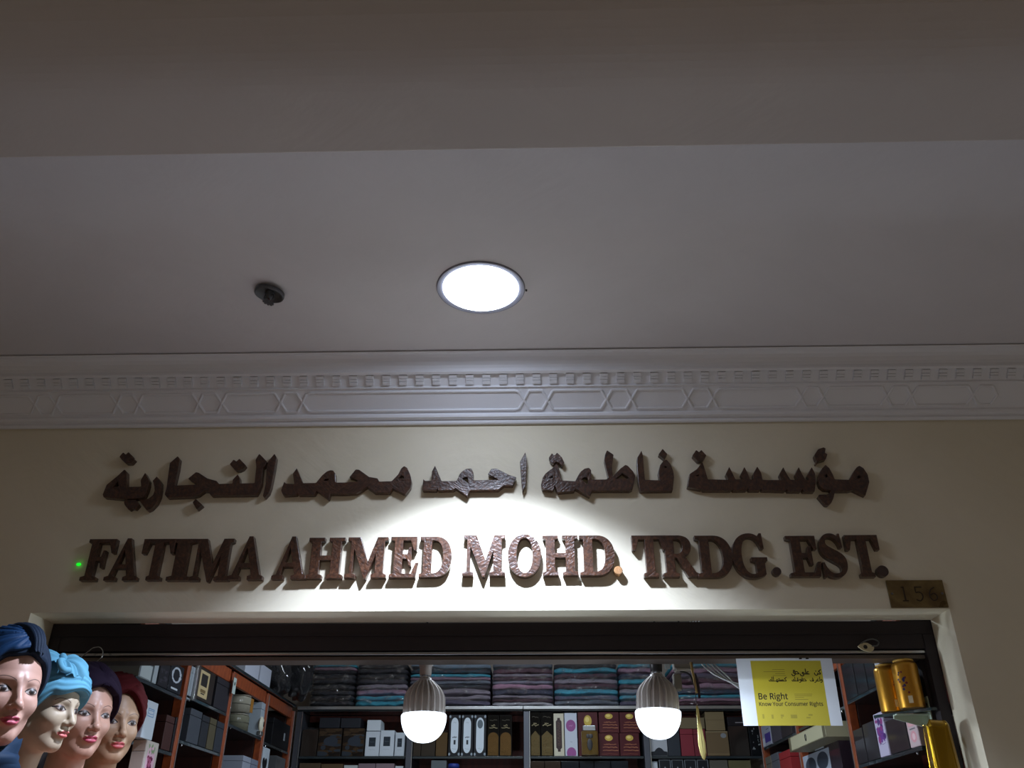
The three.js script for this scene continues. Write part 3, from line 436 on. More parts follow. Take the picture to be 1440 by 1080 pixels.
// ------------------------------------------------------------------ cabinets of the shop
const SHELF_A = 2.305, SHELF_B = 2.0725, ZF = -2.19;
const backPosts = [-1.242, -0.663, -0.064, 0.5456, 1.15];
for (let i = 0; i < 4; i++) {
  const a = backPosts[i], b = backPosts[i + 1], w = b - a, cx = (a + b) / 2;
  const t = thing('display_cabinet', ['back display cabinet bay in the corner beyond the heads', 'back display cabinet bay behind the first bulb', 'back display cabinet bay between the two bulbs', 'back display cabinet bay behind the hanging gold leaf'][i], 'cabinet', [cx, 0, ZF], 'shelf bays along the back wall');
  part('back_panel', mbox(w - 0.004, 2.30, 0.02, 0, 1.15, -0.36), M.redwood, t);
  part('upright', rbox(0.030, 2.285, 0.34, 0.003, -w / 2 + 0.0155, 1.1425, -0.175), M.steel, t);
  part('edge_strip', box(0.003, 2.285, 0.004, -w / 2 + 0.032, 1.1425, -0.003), M.silver, t);
  part('top_shelf', rbox(w - 0.002, 0.018, 0.36, 0.003, 0, SHELF_A - 0.0095, -0.19), M.shelf, t);
  part('shelf_lip', rbox(w - 0.002, 0.016, 0.006, 0.002, 0, SHELF_A - 0.003, 0.0), M.silver, t);
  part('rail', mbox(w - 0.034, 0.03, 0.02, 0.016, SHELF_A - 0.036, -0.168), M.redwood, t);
  part('shelf', rbox(w - 0.036, 0.012, 0.335, 0.002, 0.016, SHELF_B - 0.007, -0.18), M.shelf, t);
  part('shelf', rbox(w - 0.036, 0.012, 0.335, 0.002, 0.016, 1.864, -0.18), M.shelf, t);
}
// side cabinets: side s, posts by depth
const leftPosts = [-0.256, -0.69, -1.178, -1.70, -2.185], rightPosts = [-0.256, -0.855, -1.53, -2.185];
const levels = { '-1': [[2.107, 1.925], [2.123, 1.972], [2.092, 1.885], [2.082, 1.88]], '1': [[2.113, 1.900], [2.105, 1.895], [2.099, 1.89]] };
for (const s of [-1, 1]) {
  const P = s < 0 ? leftPosts : rightPosts, X = s < 0 ? -1.245 : 1.13;
  for (let i = 0; i + 1 < P.length; i++) {
    const a = P[i], b = P[i + 1], w = a - b, cz = (a + b) / 2;
    const t = thing('display_cabinet', (s < 0 ? ['orange wood side cabinet bay right behind the mannequin heads', 'orange wood side cabinet bay with the gold-framed black box', 'orange wood side cabinet bay with the amber striped jars', 'orange wood side cabinet bay with the black clasped case'] : ['side cabinet bay behind the gold cans', 'side cabinet bay behind the notice', 'side cabinet bay in the far corner under the notice'])[i], 'cabinet', [X, 0, cz], 'shelf bays along the side walls');
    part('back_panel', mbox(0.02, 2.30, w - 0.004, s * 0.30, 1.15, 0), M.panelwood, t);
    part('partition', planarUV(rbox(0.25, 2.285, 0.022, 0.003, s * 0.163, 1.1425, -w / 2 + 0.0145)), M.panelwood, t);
    part('upright', planarUV(rbox(0.032, 2.285, 0.026, 0.003, s * 0.021, 1.1425, -w / 2 + 0.0145)), M.orange, t);
    part('edge_strip', box(0.004, 2.285, 0.005, s * 0.004, 1.1425, -w / 2 + 0.0015), M.silver, t);
    part('top_board', rbox(0.31, 0.014, w - 0.002, 0.003, s * 0.155, 2.3085, 0), M.shelf, t);
    part('fascia', planarUV(rbox(0.016, 0.052, w - 0.036, 0.003, s * 0.02, 2.272, 0.012)), M.orange, t);
    for (const y of levels[s][i]) {
      part('shelf', rbox(0.27, 0.012, w - 0.034, 0.002, s * 0.142, y - 0.002, 0.012), M.shelf, t);
      part('shelf_rail', planarUV(rbox(0.016, 0.04, w - 0.036, 0.003, s * 0.24, y - 0.030, 0.012)), M.redwood, t);
      part('stud', new THREE.SphereGeometry(0.004, 8, 6).translate(s * 0.002, y - 0.014, w / 2 - 0.03), M.chrome, t);
    }
  }
}

// printed fronts
const prints = {};
function printTex(key, base) {
  const k = key + base; if (prints[k]) return prints[k];
  const c = document.createElement('canvas'); c.width = 128; c.height = 256; const g = c.getContext('2d'); g.fillStyle = base; g.fillRect(0, 0, 128, 256);
  const r = rng(key.length * 77 + key.charCodeAt(0) * 13);
  const R = (col, x, y, w, h) => { g.fillStyle = col; g.fillRect(x, y, w, h); };
  const E = (col, x, y, a, b) => { g.fillStyle = col; g.beginPath(); g.ellipse(x, y, a, b, 0, 0, 7); g.fill(); };
  const W = (col, x, y, w, n, lw = 3) => { g.strokeStyle = col; g.lineWidth = lw; g.beginPath(); for (let i = 0; i < n; i++) { const px = x + w * i / (n - 1); if (!i) g.moveTo(px, y); else g.lineTo(px, y + (r() - 0.5) * 10); } g.stroke(); };
  const rr = (col, x, y, w, h, q) => { g.fillStyle = col; g.beginPath(); g.moveTo(x + q, y); g.arcTo(x + w, y, x + w, y + h, q); g.arcTo(x + w, y + h, x, y + h, q); g.arcTo(x, y + h, x, y, q); g.arcTo(x, y, x + w, y, q); g.fill(); };
  if (key === 'square') { R('#2c343c', 30, 62, 64, 96); W('#59636c', 40, 110, 44, 8); W('#8d969c', 30, 190, 60, 6, 2); }
  if (key.startsWith('capsule')) { for (const [x, y] of [[10, 10], [118, 10], [10, 246], [118, 246]]) E('#8b97a0', x, y, 12, 9); rr('#c7d3dc', 22, 16, 84, 224, 42); if (key === 'capsuleseal') E('#59656e', 64, 58, 30, 28); else { W('#8b98a2', 48, 50, 32, 5, 2); W('#2b333b', 40, 140, 50, 9, 4); R('#2b333b', 56, 158, 22, 28); } W('#9aa6af', 40, 212, 50, 6, 2); }
  if (key.startsWith('arch')) { W('#8a8578', 20, 30, 88, 8, 3); W('#cfc39a', 16, 78, 96, 14, 5); W('#cfc39a', 40, 64, 44, 6, 5); g.fillStyle = key === 'arch' ? '#8a683a' : '#8d7a52'; g.beginPath(); g.moveTo(4, 254); g.lineTo(4, 140); if (key === 'arch') g.quadraticCurveTo(10, 112, 64, 108), g.quadraticCurveTo(118, 112, 124, 140); else g.lineTo(64, 110), g.lineTo(124, 140); g.lineTo(124, 254); g.fill(); for (let i = 0; i < 40; i++) R(r() > 0.5 ? '#a17c48' : '#6d512c', 8 + r() * 110, 150 + r() * 98, 5, 4); }
  if (key === 'ornate') { R('#c0bba6', 0, 0, 128, 256); g.fillStyle = '#382a2a'; g.beginPath(); g.moveTo(46, 26); g.lineTo(82, 26); g.lineTo(82, 38); g.lineTo(102, 48); g.lineTo(102, 208); g.lineTo(82, 218); g.lineTo(82, 232); g.lineTo(46, 232); g.lineTo(46, 218); g.lineTo(26, 208); g.lineTo(26, 48); g.lineTo(46, 38); g.fill(); W('#6e5344', 64, 60, 2, 2, 3); for (let i = 0; i < 12; i++) W('#6e5344', 44, 60 + i * 12, 40, 5, 2); }
  if (key === 'discs') { E('#8d4f86', 64, 76, 52, 36); E('#8d4f86', 64, 240, 50, 34); W('#b98bb2', 44, 76, 40, 7, 3); W('#8f96a6', 52, 170, 24, 4, 3); }
  if (key.startsWith('emblem')) { E('#b9a048', 64, 52, 26, 34); E('#d7c474', 60, 44, 14, 16); if (key === 'emblem') { W('#a8704c', 30, 126, 80, 14, 5); W('#a8704c', 22, 160, 96, 16, 6); W('#a8704c', 22, 196, 100, 16, 6); W('#8d5238', 12, 236, 104, 5, 3); } }
  if (key === 'scallop') { g.fillStyle = '#24282e'; g.beginPath(); g.moveTo(0, 256); g.lineTo(0, 226); g.lineTo(28, 220); g.quadraticCurveTo(40, 196, 64, 190); g.quadraticCurveTo(88, 196, 100, 220); g.lineTo(128, 226); g.lineTo(128, 256); g.fill(); W('#8a8f96', 30, 60, 68, 9, 3); }
  if (key === 'seal') { E('#7f868a', 102, 44, 17, 26); R('#8d8064', 0, 0, 128, 8); R('#857455', 0, 236, 128, 8); }
  if (key === 'flap') { R('#61553c', 0, 108, 128, 6); R('#857757', 0, 0, 128, 10); }
  if (key === 'line') R('#8a888c', 56, 150, 60, 28);
  if (key === 'ornament') { for (let i = 0; i < 18; i++) E('#a6aeb2', 20 + r() * 88, 24 + r() * 200, 4 + r() * 10, 3 + r() * 8); R('#14181c', 40, 60, 48, 120); }
  if (key === 'border') { g.strokeStyle = '#7c848c'; g.lineWidth = 6; g.strokeRect(3, 3, 122, 250); g.fillStyle = '#8d949a'; g.beginPath(); g.moveTo(34, 80); g.lineTo(64, 44); g.lineTo(94, 80); g.fill(); }
  if (key === 'frame2') { g.strokeStyle = '#59626a'; g.lineWidth = 8; g.strokeRect(4, 4, 120, 248); }
  if (key === 'dim') { for (let i = 0; i < 14; i++) E('#34323a', 20 + r() * 88, 30 + r() * 200, 6 + r() * 14, 6 + r() * 12); }
  if (key === 'wreath') { for (let i = 0; i < 26; i++) { const a = i / 26 * 6.283; E('#aab2bd', 64 + 40 * Math.cos(a), 96 + 66 * Math.sin(a), 6 + r() * 8, 5 + r() * 9); } E('#191b22', 64, 96, 24, 40); R('#b4bcc4', 30, 216, 66, 18); }
  if (key === 'goldframe') { R('#b3a27a', 14, 20, 72, 216); R('#2a2726', 26, 44, 48, 100); R('#6b5a3a', 30, 170, 40, 26); R('#2a2726', 36, 200, 28, 10); }
  if (key === 'clasp') R('#8f959c', 84, 96, 12, 76);
  if (key === 'heart') { g.fillStyle = '#171a1f'; g.beginPath(); g.moveTo(64, 160); g.quadraticCurveTo(14, 110, 30, 72); g.quadraticCurveTo(52, 52, 64, 82); g.quadraticCurveTo(76, 52, 98, 72); g.quadraticCurveTo(114, 110, 64, 160); g.fill(); }
  if (key === 'lines') { g.strokeStyle = '#4c79a6'; g.lineWidth = 5; g.strokeRect(28, 52, 66, 52); W('#4c79a6', 32, 66, 58, 4, 4); W('#4c79a6', 32, 84, 58, 4, 4); }
  if (key === 'rose') { E('#c9a2b4', 64, 96, 44, 78); for (let i = 0; i < 26; i++) E(['#7c2f4e', '#a65b7c', '#5e2440'][i % 3], 64 + (r() - 0.5) * 44, 100 + (r() - 0.5) * 70, 5 + r() * 8, 5 + r() * 8); for (let i = 0; i < 12; i++) E('#6f8a60', 30 + r() * 70, 10 + r() * 40, 5, 8); }
  if (key === 'swirl') { for (let i = 0; i < 34; i++) { const y = r() * 150; E(['#6a3d8c', '#8a3f7a', '#4a2d6c'][i % 3], 20 + r() * 90, 20 + y, 6 + r() * 16, 6 + r() * 20); } W('#6a5d86', 20, 186, 88, 8, 3); }
  if (key === 'pink') { R('#d3929a', 16, 18, 96, 60); for (let i = 0; i < 10; i++) R('#e6c8cc', 24 + i * 9, 22, 3, 52); R('#6d6a70', 26, 96, 76, 12); E('#d59aa4', 64, 170, 38, 50); E('#e3c3c8', 64, 170, 20, 30); }
  if (key === 'purple') { R('#4c3f8a', 40, 110, 88, 110); R('#c5cbd6', 0, 150, 38, 100); R('#3e4650', 70, 60, 40, 8); }
  if (key === 'holes') { E('#3a4350', 36, 120, 26, 88); E('#3a4350', 94, 104, 26, 88); }
  if (key === 'oval') { g.strokeStyle = '#5c5844'; g.lineWidth = 8; g.strokeRect(4, 4, 120, 248); }
  if (key === 'marble') { for (let i = 0; i < 40; i++) E(['#55412f', '#2e2722', '#47505a', '#5c4936'][i % 4], r() * 128, r() * 256, 10 + r() * 26, 6 + r() * 18); W('#7d6a52', 10, 60, 108, 10, 4); E('#4b535f', 70, 120, 40, 44); }
  const t = new THREE.CanvasTexture(c); t.colorSpace = THREE.SRGBColorSpace; return prints[k] = new THREE.MeshPhysicalMaterial({ map: t, roughness: 0.45, specularIntensity: 0.4, clearcoat: 0.15, clearcoatRoughness: 0.15, bumpMap: ['marble', 'arch', 'arch2', 'ornament'].includes(key) ? filmBump : null, bumpScale: 0.004 });
}
const KEYS = new Set(['square', 'capsule', 'capsuleseal', 'arch', 'arch2', 'ornate', 'discs', 'emblem', 'emblem1', 'scallop', 'seal', 'flap', 'line', 'ornament', 'border', 'frame2', 'dim', 'wreath', 'goldframe', 'clasp', 'heart', 'lines', 'rose', 'swirl', 'pink', 'purple', 'holes', 'oval', 'marble']);
function carton(t, w, h, d, col, pr) { // origin: centre of the front face's foot; the front looks along +z
  const mat = pr === 'film' || pr === 'marble' ? filmed(col) : plain(col);
  if (pr !== 'film' && h > 0.09) { const lid = h * 0.2; part('body', rbox(w, h - lid - 0.001, d, 0.0015, 0, (h - lid - 0.001) / 2, -d / 2), mat, t); part('lid', rbox(w, lid, d, 0.0015, 0, h - lid / 2, -d / 2), mat, t); }
  else part('body', rbox(w, h, d, 0.0015, 0, h / 2, -d / 2), mat, t);
  if (KEYS.has(pr)) part('printed_front', box(w - 0.003, h - 0.003, 0.0008, 0, h / 2, 0.0004), printTex(pr, col), t);
  if (pr === 'oval') part('oval_mark', new THREE.TorusGeometry(Math.min(w, h) * 0.2, 0.0025, 6, 20).scale(0.7, 1, 1).translate(0, h / 2, 0.001), M.black, t);
  if (pr === 'film' && t.position.y > 2.0 && t.position.y + h < 2.225) { // crumpled wrapping: ears of the film stand up along the top edge
    const r = rng(Math.round(w * 1e5 + h * 1e4)); const g = new THREE.PlaneGeometry(w, 0.02, 8, 2); const p = g.attributes.position; for (let i = 0; i < p.count; i++) { p.setZ(i, (r() - 0.5) * 0.012); p.setY(i, p.getY(i) * (0.5 + r() * 0.7)); } g.computeVertexNormals(); part('film_flap', g.translate(0, h + 0.004, -0.012), M.film, t);
  }
}
const BACK = [
  ['perfume_box', 'brown box in shiny film nearest the corner post of the back shelf', 'box', -1165, 2073, -2215, 82, 127, 120, '#3a2c22', 'film', 'brown wrapped boxes in the bay behind the dark stacks'],
  ['perfume_box', 'wide brown marbled box under a flat black box, beside the shiny film box', 'box', -1060, 2073, -2215, 120, 133, 120, '#3d2f24', 'marble', 'brown wrapped boxes in the bay behind the dark stacks'],
  ['perfume_box', 'wide brown marbled box on the back shelf next to the white cartons', 'box', -938, 2073, -2215, 110, 133, 120, '#3d2f24', 'marble', 'brown wrapped boxes in the bay behind the dark stacks'],
  ['perfume_box', 'flat black box on top of the wide brown box beside the shiny one', 'box', -1070, 2208, -2215, 106, 50, 120, '#20232a', '', 'brown wrapped boxes in the bay behind the dark stacks'],
  ['perfume_box', 'flat black box on top of the wide brown box next to the white cartons', 'box', -960, 2208, -2215, 102, 48, 120, '#20232a', '', 'brown wrapped boxes in the bay behind the dark stacks'],
  ['perfume_box', 'white carton with dark square label, carrying a small white carton', 'box', -839, 2073, -2215, 72, 118, 120, '#c3ccd4', 'square', 'white cartons with a dark square label'],
  ['perfume_box', 'white carton with dark square label in the middle of its three', 'box', -764, 2073, -2215, 72, 123, 120, '#c3ccd4', 'square', 'white cartons with a dark square label'],
  ['perfume_box', 'white carton with dark square label nearest the lit bulb', 'box', -698, 2073, -2215, 50, 112, 120, '#b9c2ca', 'square', 'white cartons with a dark square label'],
  ['perfume_box', 'small plain white carton on top of the white cartons', 'box', -838, 2194, -2215, 71, 52, 120, '#c6cfd6', '', 'white cartons with a dark square label'],
  ['perfume_box', 'brown box below the first bulb, beside the steel post', 'box', -608, 2073, -2215, 38, 112, 120, '#4a3a2c', 'film', 'gold and brown boxes partly behind the first bulb'],
  ['perfume_box', 'brown box straight under the first bulb dome', 'box', -551, 2073, -2215, 70, 112, 120, '#413326', 'film', 'gold and brown boxes partly behind the first bulb'],
  ['perfume_box', 'gold-brown box between the first bulb and the white capsule boxes', 'box', -483, 2073, -2215, 57, 112, 120, '#7a5a2c', 'film', 'gold and brown boxes partly behind the first bulb'],
  ['perfume_box', 'black box with white capsule panel closest to the first bulb', 'box', -418, 2073, -2215, 61, 198, 120, '#14161c', 'capsule', 'black boxes with a white capsule panel'],
  ['perfume_box', 'black box with white capsule panel between its two twins', 'box', -353, 2073, -2215, 61, 198, 120, '#14161c', 'capsule', 'black boxes with a white capsule panel'],
  ['perfume_box', 'black box with white capsule panel and grey round seal', 'box', -287, 2073, -2215, 64, 198, 120, '#14161c', 'capsuleseal', 'black boxes with a white capsule panel'],
  ['perfume_box', 'black box with gold arch beside the grey-seal capsule box', 'box', -219, 2073, -2215, 60, 196, 120, '#17130f', 'arch', 'black boxes with a pointed gold arch'],
  ['perfume_box', 'black box with gold arch before the brown panel and post', 'box', -155, 2073, -2215, 62, 196, 120, '#17130f', 'arch', 'black boxes with a pointed gold arch'],
  ['perfume_box', 'black box with gold arch just past the middle steel post', 'box', -3, 2073, -2215, 51, 211, 120, '#17130f', 'arch2', 'black boxes with a pointed gold arch'],
  ['perfume_box', 'black box with gold arch next to the ornate cream box', 'box', 57, 2073, -2215, 62, 211, 120, '#17130f', 'arch2', 'black boxes with a pointed gold arch'],
  ['perfume_box', 'cream box with a long dark ornate panel', 'box', 118, 2073, -2215, 53, 204, 120, '#a09a82', 'ornate', ''],
  ['perfume_box', 'white box with two pink-purple discs', 'box', 180, 2073, -2215, 64, 206, 120, '#b9c0cc', 'discs', ''],
  ['perfume_box', 'tall maroon box with gold disc behind the gold flask', 'box', 268, 2073, -2215, 102, 211, 120, '#47131a', 'emblem1', 'maroon boxes with a gold disc'],
  ['perfume_box', 'lower maroon box with gold disc and lettering beside the gold flask', 'box', 372, 2073, -2215, 103, 108, 120, '#47131a', 'emblem', 'maroon boxes with a gold disc'],
  ['perfume_box', 'upper maroon box with gold disc and lettering beside the gold flask', 'box', 377, 2182, -2215, 104, 102, 120, '#47131a', 'emblem', 'maroon boxes with a gold disc'],
  ['perfume_box', 'lower maroon box with gold disc and lettering close to the second bulb', 'box', 477, 2073, -2215, 100, 108, 120, '#47131a', 'emblem', 'maroon boxes with a gold disc'],
  ['perfume_box', 'upper maroon box with gold disc and lettering close to the second bulb', 'box', 483, 2182, -2215, 101, 101, 120, '#47131a', 'emblem', 'maroon boxes with a gold disc'],
  ['perfume_flask', 'square gold perfume flask with silver cap in front of a maroon box', 'bottle', 271, 2073, -2160, 83, 141, 50, '#a98a4a', 'flask', ''],
  ['perfume_box', 'white box with a dark scalloped foot under the second bulb', 'box', 624, 2073, -2215, 86, 152, 120, '#a8adb3', 'scallop', 'boxes around the second bulb'],
  ['perfume_box', 'dark slate box between the second bulb and the red boxes', 'box', 701, 2073, -2215, 62, 138, 120, '#2a3038', '', 'boxes around the second bulb'],
  ['perfume_box', 'dull red box on the back shelf, beside the slate box', 'box', 769, 2073, -2215, 65, 128, 120, '#7c2a36', '', 'boxes around the second bulb'],
  ['perfume_box', 'dull red box on the back shelf behind the hanging gold leaf', 'box', 834, 2073, -2215, 60, 127, 120, '#6f2732', '', 'boxes around the second bulb'],
  ['cardboard_box', 'long flat brown cardboard box across the two red boxes', 'box', 802, 2202, -2215, 129, 53, 120, '#6b6048', '', 'boxes around the second bulb'],
  ['cardboard_box', 'brown cardboard carton with a round grey seal', 'box', 923, 2073, -2215, 112, 117, 120, '#6a5a42', 'seal', 'boxes around the second bulb'],
  ['cardboard_box', 'plain brown cardboard carton stacked on the carton with a seal', 'box', 921, 2192, -2215, 97, 92, 120, '#7a6c50', 'flap', 'boxes around the second bulb'],
  ['perfume_box', 'dark brown box beside the cartons, under a flat black box', 'box', 1032, 2073, -2215, 97, 141, 120, '#2f2620', 'film', 'boxes around the second bulb'],
  ['perfume_box', 'flat black box on the dark brown box beside the cartons', 'box', 1028, 2215, -2215, 86, 43, 120, '#1d1b20', 'line', 'boxes around the second bulb'],
  ['perfume_box', 'black box with white ornament in the far corner by the notice', 'box', 1116, 2073, -2215, 60, 144, 120, '#14181c', 'ornament', 'boxes around the second bulb'],
  ['perfume_box', 'brown box on the lower back shelf in the corner', 'box', -1149, 1872, -2215, 107, 169, 120, '#4a3c2c', '', 'goods on the lower back shelf'],
  ['perfume_box', 'gold-brown box on the lower back shelf by the corner', 'box', -1036, 1872, -2215, 110, 165, 120, '#54422c', '', 'goods on the lower back shelf'],
  ['perfume_box', 'pale box on the lower back shelf beside the mauve boxes', 'box', -940, 1872, -2215, 70, 159, 120, '#a9b0b0', '', 'goods on the lower back shelf'],
  ['perfume_box', 'mauve box on the lower back shelf beside the pale box', 'box', -859, 1872, -2215, 86, 167, 120, '#75656c', '', 'goods on the lower back shelf'],
  ['perfume_box', 'mauve box on the lower back shelf next to the post', 'box', -766, 1872, -2215, 93, 167, 120, '#7a6a70', '', 'goods on the lower back shelf'],
  ['perfume_box', 'narrow white box on the lower back shelf at the post', 'box', -693, 1872, -2215, 41, 155, 120, '#b4bcc0', '', 'goods on the lower back shelf'],
  ['perfume_box', 'silver glittering box on the lower back shelf', 'box', -493, 1872, -2215, 77, 182, 120, '#8f9aa0', 'film', 'goods on the lower back shelf'],
  ['perfume_box', 'brown film-wrapped box on the lower shelf past the middle post', 'box', 6, 1872, -2215, 69, 178, 120, '#4d3b2b', 'film', 'goods on the lower back shelf'],
  ['perfume_box', 'brown film-wrapped box on the lower shelf beside the blue ones', 'box', 83, 1872, -2215, 78, 178, 120, '#4d3b2b', 'film', 'goods on the lower back shelf'],
  ['perfume_box', 'dark blue film-wrapped box on the lower shelf beside the brown ones', 'box', 171, 1872, -2215, 87, 178, 120, '#18202c', 'film', 'goods on the lower back shelf'],
  ['perfume_box', 'dark blue film-wrapped box on the lower shelf amid its twins', 'box', 254, 1872, -2215, 71, 178, 120, '#18202c', 'film', 'goods on the lower back shelf'],
  ['perfume_box', 'dark blue film-wrapped box third from the brown ones', 'box', 333, 1872, -2215, 82, 178, 120, '#1b2330', 'film', 'goods on the lower back shelf'],
  ['perfume_box', 'dark blue film-wrapped box on the lower shelf farthest from the brown ones', 'box', 420, 1872, -2215, 85, 178, 120, '#1b2330', 'film', 'goods on the lower back shelf'],
  ['perfume_box', 'white box on the lower shelf beside four black boxes', 'box', 596, 1872, -2215, 30, 175, 120, '#bcc5cc', 'border', 'goods on the lower back shelf'],
  ['perfume_box', 'first black box with pale border past the lower white box', 'box', 647, 1872, -2215, 60, 186, 120, '#1b1e24', 'border', 'goods on the lower back shelf'],
  ['perfume_box', 'second black box with pale border past the lower white box', 'box', 710, 1872, -2215, 60, 186, 120, '#1b1e24', 'border', 'goods on the lower back shelf'],
  ['perfume_box', 'third black box with pale border past the lower white box', 'box', 774, 1872, -2215, 60, 186, 120, '#1b1e24', 'border', 'goods on the lower back shelf'],
  ['perfume_box', 'fourth black box with pale border past the lower white box', 'box', 836, 1872, -2215, 58, 186, 120, '#1b1e24', 'border', 'goods on the lower back shelf'],
  ['perfume_box', 'beige film-wrapped box on the lower shelf beside the black ones', 'box', 916, 1872, -2215, 90, 184, 120, '#7d7d70', 'film', 'goods on the lower back shelf'],
  ['perfume_box', 'yellowish film-wrapped box on the lower shelf in the far corner', 'box', 1021, 1872, -2215, 111, 181, 120, '#85835a', 'film', 'goods on the lower back shelf'],
  ['jar', 'jar with a round blue lid on the lower back shelf', 'jar', -420, 1872, -2215, 59, 168, 90, '#5f6a70', 'jar', 'goods on the lower back shelf'],
];
for (const [name, label, cat, x, y, z, w, h, d, col, pr, grp] of BACK.map((r) => r.map((v) => typeof v === 'number' ? v / 1000 : v))) {
  const t = thing(name, label, cat, [x, y, z], grp);
  if (pr === 'flask') { part('glass_body', rbox(w, h * 0.8, d, 0.004, 0, h * 0.4, -d / 2), new THREE.MeshPhysicalMaterial({ color: 0xb8903a, roughness: 0.12, metalness: 0.6, clearcoat: 1, bumpMap: filmBump, bumpScale: 0.006 }), t); part('cap', rbox(w * 0.8, h * 0.19, d * 0.8, 0.004, 0, h * 0.9, -d / 2), M.chrome, t); part('emblem', clean([new THREE.SphereGeometry(w * 0.13, 12, 8).scale(1, 1, 0.15).translate(-w * 0.08, h * 0.62, 0), new THREE.SphereGeometry(w * 0.13, 12, 8).scale(1, 1, 0.15).translate(w * 0.08, h * 0.62, 0), new THREE.SphereGeometry(w * 0.17, 12, 8).scale(1, 2, 0.15).translate(0, h * 0.34, 0)]), M.black, t); continue; }
  if (pr === 'jar') { part('glass', lathe([[0, 0], [w / 2, 0], [w / 2, h * 0.8], [w * 0.45, h * 0.86], [0, h * 0.86]], 24).translate(0, 0, -w / 2), plain(col), t); part('lid', lathe([[0, h * 0.86], [w * 0.5, h * 0.86], [w * 0.5, h * 0.97], [w * 0.4, h], [0, h]], 24).translate(0, 0, -w / 2), plain('#2b3a86'), t); continue; }
  carton(t, w, h, d, col, pr);
}
